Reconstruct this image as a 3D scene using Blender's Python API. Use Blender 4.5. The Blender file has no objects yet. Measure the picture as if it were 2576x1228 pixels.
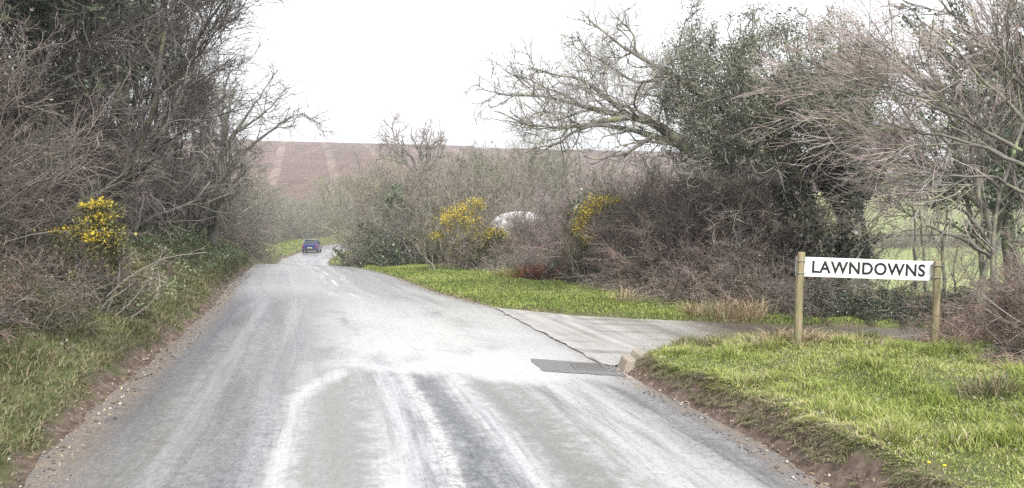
import bpy, bmesh, math
import numpy as np
from mathutils import Vector, Matrix
R_ = math.radians
SC = bpy.context.scene
COL = SC.collection

# ------------------------------------------------------------------ camera
W_D = 2576.0; F = 2020.0; H = 1.8
ROLL = R_(2.0); PITCH = math.atan(62/2020)
FW = np.array([0, math.cos(PITCH), -math.sin(PITCH)])
_r = np.array([1., 0, 0]); _u = np.cross(_r, FW)
RT = _r*math.cos(ROLL)+_u*math.sin(ROLL); UP = -_r*math.sin(ROLL)+_u*math.cos(ROLL)
O = np.array([0, 0, H])
cam = bpy.data.objects.new('camera', bpy.data.cameras.new('camera'))
COL.objects.link(cam)
cam.data.sensor_width = 36.0; cam.data.lens = 36.0*F/W_D
cam.data.clip_start = 0.05; cam.data.clip_end = 5000
cam.matrix_world = Matrix(((RT[0], UP[0], -FW[0], 0), (RT[1], UP[1], -FW[1], 0), (RT[2], UP[2], -FW[2], H), (0, 0, 0, 1)))
SC.camera = cam

# ------------------------------------------------------------------ light
SUN_EL, SUN_AZ = R_(46), R_(170)      # azimuth from +Y towards +X
w = bpy.data.worlds.new('World'); SC.world = w; w.use_nodes = True
nt = w.node_tree; bg = nt.nodes['Background']
sky = nt.nodes.new('ShaderNodeTexSky'); sky.sky_type = 'NISHITA'; sky.sun_disc = False
sky.sun_elevation = SUN_EL; sky.sun_rotation = SUN_AZ; sky.air_density = 1.0; sky.dust_density = 3.0; sky.ozone_density = 1.0
hs = nt.nodes.new('ShaderNodeHueSaturation'); hs.inputs['Saturation'].default_value = 0.12
mixc = nt.nodes.new('ShaderNodeMix'); mixc.data_type = 'RGBA'; mixc.inputs[0].default_value = 0.75
mixc.inputs[7].default_value = (9.5, 9.7, 10.0, 1)          # even cloud layer over the clear sky
nt.links.new(sky.outputs[0], hs.inputs['Color']); nt.links.new(hs.outputs[0], mixc.inputs[6])
nt.links.new(mixc.outputs[2], bg.inputs[0]); bg.inputs[1].default_value = 0.13
sun = bpy.data.objects.new('sun', bpy.data.lights.new('sun', 'SUN')); COL.objects.link(sun)
sun.data.energy = 4.2; sun.data.angle = R_(12); sun.data.color = (1.0, .96, .9)
sd = Vector((math.sin(SUN_AZ)*math.cos(SUN_EL), math.cos(SUN_AZ)*math.cos(SUN_EL), math.sin(SUN_EL)))
sun.rotation_euler = sd.to_track_quat('Z', 'Y').to_euler()
SC.view_settings.view_transform = 'Standard'; SC.view_settings.look = 'None'
SC.view_settings.gamma = 1; SC.view_settings.exposure = 0.5
SC.render.engine = 'CYCLES'
SC.cycles.max_bounces = 6; SC.cycles.diffuse_bounces = 3; SC.cycles.glossy_bounces = 2
SC.cycles.transparent_max_bounces = 4; SC.cycles.use_denoising = False

# ------------------------------------------------------------------ helpers
def ray(px, py): return FW + RT*(px-1288)/F - UP*(py-614)/F
def at(px, py, y):
    d = ray(px, py); return O + d*(y/d[1])
def nrm(a): return a/np.maximum(np.linalg.norm(a, axis=-1, keepdims=True), 1e-9)
def smooth(a, b, x):
    t = np.clip((x-a)/(b-a), 0, 1); return t*t*(3-2*t)
def tag(o, label=None, cat=None, group=None, kind=None):
    if label: o['label'] = label
    if cat: o['category'] = cat
    if group: o['group'] = group
    if kind: o['kind'] = kind
    return o
def empty(name, loc, rz=0.0):
    o = bpy.data.objects.new(name, None); COL.objects.link(o)
    o.location = tuple(float(v) for v in loc); o.rotation_euler = (0, 0, rz); o.empty_display_size = .3
    return o
def link(name, me, parent=None, mat=None):
    o = bpy.data.objects.new(name, me); COL.objects.link(o)
    if mat and not me.materials: me.materials.append(mat)
    if parent: o.parent = parent
    return o
def mesh_np(name, V, Q=None, T=None, smoothf=False, uv=None, col=None):
    me = bpy.data.meshes.new(name)
    V = np.ascontiguousarray(V, dtype=np.float32).reshape(-1, 3)
    nq = 0 if Q is None else len(Q); ntr = 0 if T is None else len(T)
    loops = []
    if nq: loops.append(np.asarray(Q, dtype=np.int32).ravel())
    if ntr: loops.append(np.asarray(T, dtype=np.int32).ravel())
    loops = np.concatenate(loops)
    me.vertices.add(len(V)); me.vertices.foreach_set('co', V.ravel())
    me.loops.add(len(loops)); me.loops.foreach_set('vertex_index', loops)
    me.polygons.add(nq+ntr)
    ls = np.concatenate([np.arange(nq)*4, nq*4+np.arange(ntr)*3]).astype(np.int32)
    me.polygons.foreach_set('loop_start', ls)
    me.update(calc_edges=True)
    if smoothf: me.polygons.foreach_set('use_smooth', np.ones(nq+ntr, dtype=bool))
    if uv is not None:
        l = me.uv_layers.new(name='UVMap'); l.data.foreach_set('uv', np.asarray(uv, dtype=np.float32)[loops].ravel())
    if col is not None:
        a = me.attributes.new('tint', 'FLOAT_COLOR', 'POINT')
        c = np.ones((len(V), 4), np.float32); c[:, :3] = np.asarray(col).reshape(-1, 3) if np.ndim(col) > 1 else np.asarray(col)[:, None]
        a.data.foreach_set('color', c.ravel())
    me.validate()
    return me
def vnoise(x, y, s, seed=0):
    """smooth value noise, vectorised"""
    x = np.asarray(x, float)/s + seed*17.3; y = np.asarray(y, float)/s + seed*5.1
    xi = np.floor(x).astype(np.int64); yi = np.floor(y).astype(np.int64)
    fx = x-xi; fy = y-yi; fx = fx*fx*(3-2*fx); fy = fy*fy*(3-2*fy)
    def h(a, b):
        n = (a*374761393 + b*668265263 + seed*1274126177) & 0x7fffffff
        n = ((n ^ (n >> 13))*1103515245) & 0x7fffffff
        return ((n ^ (n >> 16)) & 0xffff)/65535.0
    return (h(xi, yi)*(1-fx)+h(xi+1, yi)*fx)*(1-fy) + (h(xi, yi+1)*(1-fx)+h(xi+1, yi+1)*fx)*fy - .5

# ------------------------------------------------------------------ materials
def mat(name, rough=.8, spec=.3):
    m = bpy.data.materials.new(name); m.use_nodes = True
    b = m.node_tree.nodes['Principled BSDF']
    b.inputs['Roughness'].default_value = rough; b.inputs['Specular IOR Level'].default_value = spec
    return m, m.node_tree, b
def N(t, kind, **kw):
    n = t.nodes.new('ShaderNode'+kind)
    for k, v in kw.items(): setattr(n, k, v)
    return n
def noise(t, scale, detail=3, rough=.6, src=None, vec=None):
    n = N(t, 'TexNoise'); n.inputs['Scale'].default_value = scale; n.inputs['Detail'].default_value = detail
    n.inputs['Roughness'].default_value = rough
    if vec is not None: t.links.new(vec, n.inputs['Vector'])
    return n.outputs['Fac']
def ramp(t, fac, stops):
    r = N(t, 'ValToRGB'); e = r.color_ramp.elements
    while len(e) < len(stops): e.new(.5)
    for el, (p, c) in zip(e, stops):
        el.position = p; el.color = (*c, 1) if len(c) == 3 else c
    t.links.new(fac, r.inputs[0]); return r.outputs[0]
def mixrgb(t, fac, a, b, blend='MIX'):
    m = N(t, 'Mix', data_type='RGBA', blend_type=blend)
    if isinstance(fac, (int, float)): m.inputs[0].default_value = fac
    else: t.links.new(fac, m.inputs[0])
    for i, v in ((6, a), (7, b)):
        if isinstance(v, tuple): m.inputs[i].default_value = (*v, 1)
        else: t.links.new(v, m.inputs[i])
    return m.outputs[2]
def mathn(t, op, a, b=None, c=None, clamp=False):
    m = N(t, 'Math', operation=op, use_clamp=clamp)
    for i, v in enumerate((a, b, c)):
        if v is None: continue
        if isinstance(v, (int, float)): m.inputs[i].default_value = v
        else: t.links.new(v, m.inputs[i])
    return m.outputs[0]
def coords(t, out='Object', scale=(1, 1, 1)):
    tc = N(t, 'TexCoord'); mp = N(t, 'Mapping'); mp.inputs['Scale'].default_value = scale
    t.links.new(tc.outputs[out], mp.inputs[0]); return mp.outputs[0]
def bump(t, b, h, strength=.3, dist=.02):
    n = N(t, 'Bump'); n.inputs['Strength'].default_value = strength; n.inputs['Distance'].default_value = dist
    t.links.new(h, n.inputs['Height']); t.links.new(n.outputs[0], b.inputs['Normal'])

def bark(name, dark, pale, lichen=None, rough=.75, amount=.5, sc=6.0):
    m, t, b = mat(name, rough, .35)
    v = coords(t)
    c = ramp(t, noise(t, sc, 4, .65, vec=v), [(.35, dark), (.65, pale)])
    if lichen: c = mixrgb(t, ramp(t, noise(t, sc*.6, 3, .6, vec=v), [(.62-amount*.3, (0, 0, 0)), (.72-amount*.2, (1, 1, 1))]), c, lichen)
    oi = N(t, 'ObjectInfo')
    t.links.new(mixrgb(t, 1.0, c, oi.outputs['Color'], 'MULTIPLY'), b.inputs['Base Color'])
    return m
def tinted(name, stops, rough=.55, spec=.4, trans=.0):
    """leaf or blade colour: ramp over the per-leaf tint attribute"""
    m, t, b = mat(name, rough, spec)
    a = N(t, 'Attribute', attribute_name='tint')
    c = ramp(t, a.outputs['Fac'], stops)
    v = coords(t); n = noise(t, 1.1, 2, .5, vec=v)
    c = mixrgb(t, .5, c, ramp(t, n, [(.3, (.72, .72, .72)), (.7, (1.3, 1.3, 1.3))]), 'MULTIPLY')
    oi = N(t, 'ObjectInfo')
    c = mixrgb(t, 1.0, c, oi.outputs['Color'], 'MULTIPLY')
    t.links.new(c, b.inputs['Base Color'])
    if trans:
        tr = N(t, 'BsdfTranslucent'); t.links.new(c, tr.inputs[0])
        mx = N(t, 'MixShader'); mx.inputs[0].default_value = trans
        t.links.new(b.outputs[0], mx.inputs[1]); t.links.new(tr.outputs[0], mx.inputs[2])
        t.links.new(mx.outputs[0], t.nodes['Material Output'].inputs[0])
    return m
M = {}
M['bark_grey'] = bark('bark_grey', (.13, .118, .105), (.30, .275, .25), (.36, .37, .28))
M['bark_dark'] = bark('bark_dark', (.08, .072, .064), (.18, .168, .145), (.24, .26, .15), amount=.35)
M['bark_limb'] = bark('bark_limb', (.085, .078, .07), (.20, .185, .17), (.23, .235, .165), amount=.3, sc=4)
M['twig_grey'] = bark('twig_grey', (.16, .145, .135), (.37, .34, .32), (.40, .40, .34), sc=3)
M['twig_red'] = bark('twig_red', (.18, .135, .125), (.39, .315, .295), (.46, .41, .385), sc=3)
M['twig_brown'] = bark('twig_brown', (.16, .137, .128), (.36, .315, .29), (.42, .39, .34), sc=2.5, amount=.3)
M['twig_green'] = bark('twig_green', (.15, .143, .115), (.33, .315, .265), (.40, .39, .32), sc=3)
M['ivy'] = tinted('ivy', [(0, (.03, .042, .026)), (.6, (.07, .095, .055)), (1, (.16, .19, .11))], .4, .5)
M['leaf_dull'] = tinted('leaf_dull', [(0, (.10, .10, .075)), (.5, (.19, .185, .135)), (.8, (.24, .19, .15)), (1, (.34, .32, .26))], .6, .3)
M['leaf_oak'] = tinted('leaf_oak', [(0, (.055, .066, .038)), (.6, (.115, .13, .078)), (1, (.23, .23, .16))], .5, .4)
M['gorse'] = tinted('gorse', [(0, (.07, .075, .03)), (.6, (.14, .14, .055)), (1, (.24, .2, .09))], .6, .3)
M['flower'] = tinted('flower', [(0, (.36, .27, .03)), (1, (.68, .54, .07))], .6, .2, .2)
M['grass'] = tinted('grass', [(0, (.12, .16, .035)), (.45, (.25, .32, .065)), (.75, (.37, .41, .12)), (.92, (.46, .43, .21)), (1, (.52, .46, .30))], .5, .4, .3)
M['grass_dull'] = tinted('grass_dull', [(0, (.09, .105, .045)), (.35, (.16, .18, .08)), (.6, (.24, .23, .13)), (.82, (.28, .21, .14)), (1, (.42, .34, .23))], .6, .3, .25)
M['straw'] = tinted('straw', [(0, (.20, .14, .08)), (.6, (.40, .32, .2)), (1, (.56, .48, .34))], .6, .3, .15)
M['cover'] = tinted('cover', [(0, (.10, .13, .06)), (.5, (.20, .25, .12)), (1, (.30, .34, .2))], .5, .4, .15)
M['rust'] = tinted('rust', [(0, (.12, .04, .025)), (1, (.30, .11, .06))], .7, .2)

# ------------------------------------------------------------------ terrain
def interp(pts):
    a = np.array(pts, float); return lambda y: np.interp(y, a[:, 0], a[:, 1])
ZR = interp([(-10, 0), (16, 0), (20, -.03), (25, -.10), (29, -.20), (32, -.32), (36, -.58), (42, -1.05), (50, -1.62), (58, -2.02), (66, -2.2), (75, -2.24), (100, -2.2), (140, -2.0), (200, -1.0)])
def gz(px, py, off=0.0):
    """pixel -> point on the road's height profile"""
    d = ray(px, py); lo, hi = 2.0, 200.0
    ys = np.linspace(2, 160, 8000); t = ys/d[1]; z = H + d[2]*t; k = np.argmax(z < ZR(ys)+off)
    return O + d*t[k]
XL = interp([(-10, .2), (0, -2.0), (5, -3.02), (6.15, -3.35), (7.73, -3.76), (10.76, -4.45), (15.5, -5.65), (20, -6.95), (26.4, -8.55), (31, -9.9), (45, -13.7), (60, -17.6), (67, -19.3), (78, -20.9), (94, -22.9), (106, -23.2), (125, -22), (160, -16)])
XRR = interp([(-10, 5.6), (0, 3.1), (5.56, 2.26), (6.73, 2.11), (7.83, 1.86), (9.1, 1.5), (10.25, 1.25), (16.2, -.26), (19.3, -1.78), (24.5, -3.5), (32, -6.2), (45, -10.0), (60, -13.7), (67, -15.3), (78, -16.9), (94, -18.7), (106, -19.0), (125, -17.6), (160, -11.5)])
ISL = np.array([(6.5, -12), (3.1, 0), (2.26, 5.56), (2.11, 6.73), (1.86, 7.83), (1.47, 9.11), (1.42, 10.1), (1.66, 10.75), (2.1, 11.7), (2.8, 12.4), (4, 12.7), (8, 12.3), (12, 11.9), (25, 10.5), (60, 8)], float)
FAR = np.array([(60, 11), (25, 13.6), (12, 14.9), (8, 15.1), (4.2, 15.0), (3.12, 15.05), (1.28, 15.3), (.14, 15.95), (-.26, 16.2), (-1.78, 19.3), (-3.5, 24.5), (-6.2, 32), (-10, 45), (-13.7, 60), (-15.3, 67), (-16.9, 78), (-18.7, 94), (-19, 106), (-17.6, 125), (-11.5, 160), (-3, 200)], float)
def polydist(X, Y, P):
    best = np.full(X.shape, 1e9); sgn = np.zeros(X.shape)
    for a, b in zip(P[:-1], P[1:]):
        d = b-a; L = np.hypot(*d); u = np.clip(((X-a[0])*d[0]+(Y-a[1])*d[1])/L**2, 0, 1)
        dx = X-a[0]-u*d[0]; dy = Y-a[1]-u*d[1]; dist = np.hypot(dx, dy)
        s = np.sign(d[0]*(Y-a[1])-d[1]*(X-a[0])); k = dist < best-1e-7
        best = np.where(k, dist, best); sgn = np.where(k, s, sgn)
    return best*sgn
def sides(X, Y):
    """signed distances into left verge, island, far right verge (metres, >0 inside)"""
    l = (XL(Y)-X)*.965
    i = -polydist(X, Y, ISL); f = -polydist(X, Y, FAR)
    i = np.where(Y > 14.2, -9, i); f = np.where(Y < 11, -9, f)
    return l, i, f
def hgt(X, Y):
    X = np.asarray(X, float); Y = np.asarray(Y, float)
    X, Y = np.broadcast_arrays(X, Y)
    l, i, f = sides(X, Y); z = ZR(Y) - .03
    amp = np.interp(Y, [0, 6, 9, 14, 34, 50, 66, 200], [.55, .7, .95, 1.15, 1.1, .7, .5, .6])
    le = l + .10*vnoise(X, Y, .5, 3) + .12*vnoise(X, Y, 1.7, 4)
    bl = amp*(.30*smooth(.02, .45, le) + .70*smooth(.35, 1.9, le)) + .05*smooth(2, 8, l)
    zl = bl + smooth(.02, .3, l)*(.14*vnoise(X, Y, .45, 5)+.10*vnoise(X, Y, .18, 6))
    zl = np.where(l > 0, zl, 0)
    ie = i + .07*vnoise(X, Y, .33, 7) + .04*vnoise(X, Y, .12, 8)
    step = np.interp(Y, [0, 6, 9, 10.5, 12, 20], [.34, .32, .24, .14, .10, .08])
    rough_ = smooth(.02, .08, i)*(1-smooth(.5, .7, i))*(.07*vnoise(X, Y, .22, 61)+.05*vnoise(X, Y, .10, 62))
    rut = rough_ + .012*np.sin((Y*1.2+X*.8)*34)*smooth(.0, .06, i)*(1-smooth(.2, .34, i))
    zi = step*(.35*smooth(0, .2, ie)+.65*smooth(.18, .40, ie)) + .27*smooth(.4, 2.6, i) + .05*smooth(.5, 1, i)*vnoise(X, Y, .6, 9) + .025*smooth(.4, .6, i)*vnoise(X, Y, .15, 10) + rut
    zi = np.where(i > 0, zi, 0)
    fe = f + .10*vnoise(X, Y, .4, 11)
    zf = .10*smooth(.05, .35, fe)+.20*smooth(.4, 4, f) + .05*smooth(.5, 1, f)*vnoise(X, Y, .7, 12)
    zf = np.where(f > 0, zf, 0)
    z = z + zl + zi + zf
    # open country to the right falls into a little valley, then rises
    r = smooth(6, 16, f)*smooth(-4, 8, X)
    z = z - 1.9*r*smooth(14, 40, Y)*(1-smooth(46, 80, Y))
    rise = np.interp(Y, [0, 48, 70, 150, 200, 1000], [0, 0, 2.2, 10, 10, 10])*smooth(2, 26, X)
    hill = 33.5*smooth(108, 365, Y)*(1-.25*smooth(380, 900, Y)) + .010*X*smooth(200, 350, Y)
    far_ = np.maximum(rise, hill)
    off = smooth(9, 30, np.minimum(np.abs(l), 1e3)) if False else 1.0
    big = 1.2*vnoise(X, Y, 60, 13)*smooth(60, 140, Y)*(1-smooth(230, 330, Y))
    # keep the road corridor flat until it has turned out of sight
    corr = smooth(0, 30, np.maximum(l, f)) + smooth(130, 160, Y)
    z = z + far_*np.clip(corr, 0, 1) + big*np.clip(corr, 0, 1)
    return z
def h1(x, y): return float(hgt(np.array([x]), np.array([y]))[0])

def axis_pts(lo, hi, a, b, fine, g):
    c = list(np.arange(a, b, fine)); s = fine; v = a; left = []
    while v > lo: s *= g; v -= s; left.append(v)
    s = fine; v = c[-1]; right = []
    while v < hi: s *= g; v += s; right.append(v)
    return np.array(left[::-1]+c+right)
gx = axis_pts(-420, 420, -8.0, 7.0, .075, 1.045)
gy = axis_pts(-8, 560, 4.0, 18.0, .08, 1.014)
XX, YY = np.meshgrid(gx, gy)
ZZ = hgt(XX, YY)
l, i, f = sides(XX, YY)
nv = vnoise(XX, YY, .35, 21)*.16+vnoise(XX, YY, .12, 22)*.10
soil = np.maximum.reduce([(1-smooth(.08, .36, l+nv*2))*(l > -1), (1-smooth(.26, .42, i+nv))*(i > -1), (1-smooth(.08, .28, f+nv*2))*(f > -1)])
soil = np.clip(np.maximum(soil, ((l <= 0) & (i <= 0) & (f <= 0))), 0, 1)
# lane-side scrape behind the sign
lane_mud = smooth(5.2, 6.0, XX)*(1-smooth(12.9, 13.3, YY))*smooth(11.4, 11.9, YY)
soil = np.maximum(soil, lane_mud)
field = smooth(150, 175, YY+.15*XX)
ncol, nrow = len(gx), len(gy)
V = np.stack([XX, YY, ZZ], -1).reshape(-1, 3)
ii = np.arange(ncol*nrow).reshape(nrow, ncol)
Q = np.stack([ii[:-1, :-1], ii[:-1, 1:], ii[1:, 1:], ii[1:, :-1]], -1).reshape(-1, 4)
C = np.stack([soil, field, np.clip(i, 0, 1)], -1).reshape(-1, 3)
m, t, b = mat('ground', .9, .2)
v = coords(t)
at_ = N(t, 'Attribute', attribute_name='tint'); sp = N(t, 'SeparateColor'); t.links.new(at_.outputs['Color'], sp.inputs[0])
gcol = ramp(t, noise(t, 2.2, 5, .7, vec=v), [(.3, (.06, .065, .03)), (.5, (.10, .12, .045)), (.72, (.15, .13, .075))])
scol = ramp(t, noise(t, 9, 6, .7, vec=v), [(.3, (.05, .036, .028)), (.5, (.13, .095, .078)), (.62, (.19, .145, .12)), (.75, (.32, .26, .22))])
c = mixrgb(t, sp.outputs[0], gcol, scol)
geo = N(t, 'NewGeometry'); sx = N(t, 'SeparateXYZ'); t.links.new(geo.outputs['Position'], sx.inputs[0])
# lime pasture to the right beyond the trees, ploughed red earth on the hill
past = ramp(t, noise(t, .05, 4, .6, vec=v), [(.3, (.17, .21, .085)), (.7, (.26, .28, .12))])
pm = mathn(t, 'MULTIPLY', mathn(t, 'GREATER_THAN', sx.outputs[1], 56), mathn(t, 'GREATER_THAN', sx.outputs[0], 6))
c = mixrgb(t, pm, c, past)
plough = ramp(t, noise(t, .06, 5, .7, vec=v), [(.3, (.078, .043, .035)), (.7, (.135, .078, .063))])
tl = mathn(t, 'MULTIPLY_ADD', sx.outputs[1], .26, sx.outputs[0])       # tramlines run up the slope
tl = mathn(t, 'ADD', tl, mathn(t, 'MULTIPLY', mathn(t, 'SUBTRACT', noise(t, .02, 2, .5, vec=v), .5), 1.6))
tf_ = mathn(t, 'ABSOLUTE', mathn(t, 'SUBTRACT', mathn(t, 'FRACT', mathn(t, 'MULTIPLY_ADD', tl, 1/15.5, .03)), .5))
tm = N(t, 'MapRange'); t.links.new(tf_, tm.inputs[0]); tm.inputs[1].default_value = .10; tm.inputs[2].default_value = .05
plough = mixrgb(t, mathn(t, 'MULTIPLY', tm.outputs[0], ramp(t, noise(t, .035, 4, .7, vec=v), [(.4, (.15, .15, .15)), (.65, (.6, .6, .6))])), plough, (.27, .205, .17))
drill = N(t, 'TexNoise'); drill.inputs['Scale'].default_value = 1; drill.inputs['Detail'].default_value = 4; t.links.new(coords(t, scale=(.5, .02, 0)), drill.inputs['Vector'])
plough = mixrgb(t, .6, plough, ramp(t, drill.outputs['Fac'], [(.3, (.65, .65, .65)), (.7, (1.4, 1.4, 1.4))]), 'MULTIPLY')
c = mixrgb(t, sp.outputs[1], c, plough)
t.links.new(c, b.inputs['Base Color'])
bump(t, b, noise(t, 26, 6, .75, vec=v), .9, .03)
gme = mesh_np('ground', V, Q=Q, smoothf=True, col=C)
tag(link('ground', gme, mat=m), kind='structure')

# ------------------------------------------------------------------ road
def road_material(name, lane=False):
    m, t, b = mat(name, .4, .5)
    uv = coords(t, 'UV'); o = coords(t, 'Object')
    def st(sx, sy, det=4, r=.6):
        n = N(t, 'TexNoise'); n.inputs['Scale'].default_value = 1; n.inputs['Detail'].default_value = det; n.inputs['Roughness'].default_value = r
        t.links.new(coords(t, 'UV', (sx, sy, 1)), n.inputs['Vector']); return n.outputs['Fac']
    agg = noise(t, 95, 3, .7, vec=o)
    base = ramp(t, agg, [(.25, (.040, .043, .052)), (.5, (.092, .098, .112)), (.68, (.175, .178, .188)), (.85, (.44, .44, .45))])
    mott = N(t, 'TexNoise'); mott.inputs['Scale'].default_value = 1; mott.inputs['Detail'].default_value = 4; mott.inputs['Roughness'].default_value = .8; t.links.new(coords(t, 'Object', (26, 15, 10)), mott.inputs['Vector'])
    base = mixrgb(t, .85, base, ramp(t, mott.outputs['Fac'], [(.32, (.5, .5, .52)), (.5, (1, 1, 1)), (.68, (1.7, 1.7, 1.65))]), 'MULTIPLY')
    long_ = st(1.1, .05, 4, .62); long2 = st(3.2, .16, 4, .7); patch = st(.5, .22, 5, .65)
    if lane: base = mixrgb(t, ramp(t, patch, [(.30, (.1, .1, .1)), (.48, (.95, .95, .95))]), base, mixrgb(t, .28, (.60, .585, .56), base))
    if lane: base = mixrgb(t, ramp(t, st(.35, 2.2, 5, .7), [(.5, (0, 0, 0)), (.66, (.75, .75, .75))]), base, (.13, .12, .11))
    base = mixrgb(t, .8, base, ramp(t, st(2.6, .10, 5, .7), [(.3, (.62, .63, .66)), (.5, (1, 1, 1)), (.7, (1.5, 1.5, 1.55))]), 'MULTIPLY')
    tan = mixrgb(t, ramp(t, long_, [(.42, (0, 0, 0)), (.62, (.8, .8, .8))]), base, mixrgb(t, .5, base, (.17, .155, .13)))
    su = N(t, 'SeparateXYZ'); t.links.new(uv, su.inputs[0]); U0, V_ = su.outputs[0], su.outputs[1]
    wob = mathn(t, 'SUBTRACT', st(.35, .35, 3), .5)
    U_ = mathn(t, 'ADD', U0, mathn(t, 'MULTIPLY', wob, .6))
    fine = mathn(t, 'MULTIPLY', mathn(t, 'SUBTRACT', noise(t, 5, 6, .8, vec=o), .5), 1.6)
    def sm(x, a_, b_):
        mr = N(t, 'MapRange', interpolation_type='SMOOTHSTEP'); t.links.new(x, mr.inputs[0]); mr.inputs[1].default_value = a_; mr.inputs[2].default_value = b_; return mr.outputs[0]
    def band(cx, wd, soft=.18, src=None):
        d = mathn(t, 'ABSOLUTE', mathn(t, 'SUBTRACT', mathn(t, 'ADD', src or U_, mathn(t, 'MULTIPLY', fine, soft*1.2)), cx))
        mr = N(t, 'MapRange', interpolation_type='SMOOTHSTEP'); t.links.new(d, mr.inputs[0])
        mr.inputs[1].default_value = wd+soft*.5; mr.inputs[2].default_value = max(wd-soft*.5, 0); return mr.outputs[0]
    mul = lambda x, y: mathn(t, 'MULTIPLY', x, y)
    mx = lambda x, y: mathn(t, 'MAXIMUM', x, y)
    c = tan; shine = None
    if not lane:
        Vn = mathn(t, 'ADD', V_, mul(mathn(t, 'SUBTRACT', st(.9, .25, 4), .5), 3.0))
        warm = band(1.12, .38, .3); beige = mul(band(-.75, .45, .35), sm(Vn, 4, 5))
        c = mixrgb(t, mul(mul(mx(warm, beige), sm(Vn, 10, 9)), .8), c, mixrgb(t, .55, base, (.27, .258, .235)))
        # polished strips and resurfaced junction mouth, wet sky glare painted into their pale colour
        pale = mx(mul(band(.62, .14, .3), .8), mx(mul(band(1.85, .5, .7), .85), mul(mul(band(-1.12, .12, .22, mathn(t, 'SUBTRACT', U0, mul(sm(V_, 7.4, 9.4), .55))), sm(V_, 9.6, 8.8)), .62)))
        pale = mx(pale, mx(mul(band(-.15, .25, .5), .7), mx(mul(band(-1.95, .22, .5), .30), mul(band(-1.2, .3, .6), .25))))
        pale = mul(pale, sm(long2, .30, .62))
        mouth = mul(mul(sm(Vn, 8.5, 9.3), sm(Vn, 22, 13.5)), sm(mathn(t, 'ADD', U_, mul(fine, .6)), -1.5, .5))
        pale_glare = mx(mx(pale, mul(mul(sm(V_, 15, 19), st(2.2, .05, 4, .6)), .65)), mul(mouth, mul(sm(patch, .30, .50), 1.0)))
        c = mixrgb(t, mul(mul(pale_glare, .76), ramp(t, mott.outputs['Fac'], [(.28, (.45, .45, .45)), (.48, (.92, .92, .92))])), c, mixrgb(t, .25, (.86, .87, .88), base))
        dash = mathn(t, 'LESS_THAN', mathn(t, 'FRACT', mul(V_, 1/4.0)), .5)
        ln = mathn(t, 'LESS_THAN', mathn(t, 'ABSOLUTE', mathn(t, 'SUBTRACT', U0, .16)), .05)
        wear = ramp(t, noise(t, 22, 4, .75, vec=o), [(.42, (.0, .0, .0)), (.52, (1, 1, 1))])
        ghost = mul(band(.10, .055, .05, U0), mul(wear, mul(sm(V_, 9.4, 8.6), .45)))
        lm = mx(mul(mul(dash, ln), mul(mx(wear, .35), mul(sm(V_, 15, 19), .8))), ghost)
        c = mixrgb(t, lm, c, (.62, .61, .58))
        shine = mx(mul(pale_glare, 1.0), mul(sm(V_, 22, 30), .6))
        # soil and grit washed in from both edges
        ed = N(t, 'Attribute', attribute_name='tint')
        edn = mathn(t, 'MULTIPLY', ed.outputs['Fac'], ramp(t, noise(t, 5, 5, .75, vec=o), [(.3, (.0, .0, .0)), (.6, (1, 1, 1))]))
        c = mixrgb(t, edn, c, ramp(t, noise(t, 60, 3, .7, vec=o), [(.3, (.09, .07, .06)), (.7, (.30, .25, .21))]))
    else:
        crack = mathn(t, 'LESS_THAN', mathn(t, 'ADD', U0, mathn(t, 'MULTIPLY', mathn(t, 'SUBTRACT', noise(t, 3, 4, .7, vec=o), .5), .25)), .06)
        c = mixrgb(t, mathn(t, 'MULTIPLY', mul(crack, sm(noise(t, 5, 5, .75, vec=o), .42, .60)), .6), c, (.09, .08, .07))
    if lane:
        sxo = N(t, 'SeparateXYZ'); t.links.new(o, sxo.inputs[0])
        mud = sm(mathn(t, 'ADD', sxo.outputs[0], mul(fine, 1.2)), 2.7, 4.2)
        c = mixrgb(t, mul(mud, .92), c, ramp(t, noise(t, 9, 6, .75, vec=o), [(.3, (.06, .047, .036)), (.55, (.13, .105, .085)), (.75, (.24, .20, .16))]))
    t.links.new(c, b.inputs['Base Color'])
    wet = mathn(t, 'MULTIPLY_ADD', long2, .35, mathn(t, 'MULTIPLY', patch, .5))
    rr = N(t, 'MapRange'); t.links.new(wet, rr.inputs[0]); rr.inputs[1].default_value = .3; rr.inputs[2].default_value = .58; rr.inputs[3].default_value = .34; rr.inputs[4].default_value = .54
    ro = rr.outputs[0]
    if shine is not None: ro = mathn(t, 'SUBTRACT', ro, mul(shine, .20))
    t.links.new(ro, b.inputs['Roughness'])
    b.inputs['Coat Roughness'].default_value = .22
    if shine is not None: t.links.new(mul(shine, .8), b.inputs['Coat Weight'])
    else: t.links.new(mul(sm(patch, .4, .55), .8), b.inputs['Coat Weight'])
    bump(t, b, agg, .35, .006)
    return m
ys = np.concatenate([np.arange(-6, 4, .5), np.arange(4, 24, .12), np.arange(24, 80, .4), np.arange(80, 158, 1.0)])
K = 44
us = np.linspace(0, 1, K)
rag_l = .10*vnoise(ys, ys*0, .45, 31)+.08*vnoise(ys, ys*0, .16, 32); rag_r = .08*vnoise(ys, ys*0, .5, 33)+.05*vnoise(ys, ys*0, .15, 34)
xl = XL(ys)-.05+rag_l; xr = XRR(ys)+.05+rag_r
X = xl[:, None]*(1-us)+xr[:, None]*us; Y = np.repeat(ys[:, None], K, 1)
cen = ((XL(ys)+XRR(ys))/2)[:, None]
crown = .035*(1-((us-.5)*2)**2)[None, :]
Z = ZR(Y)+crown-.012+.006*vnoise(X, Y, .9, 35)
V = np.stack([X, Y, Z], -1).reshape(-1, 3)
ii = np.arange(len(ys)*K).reshape(len(ys), K)
Q = np.stack([ii[:-1, :-1], ii[:-1, 1:], ii[1:, 1:], ii[1:, :-1]], -1).reshape(-1, 4)
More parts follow.
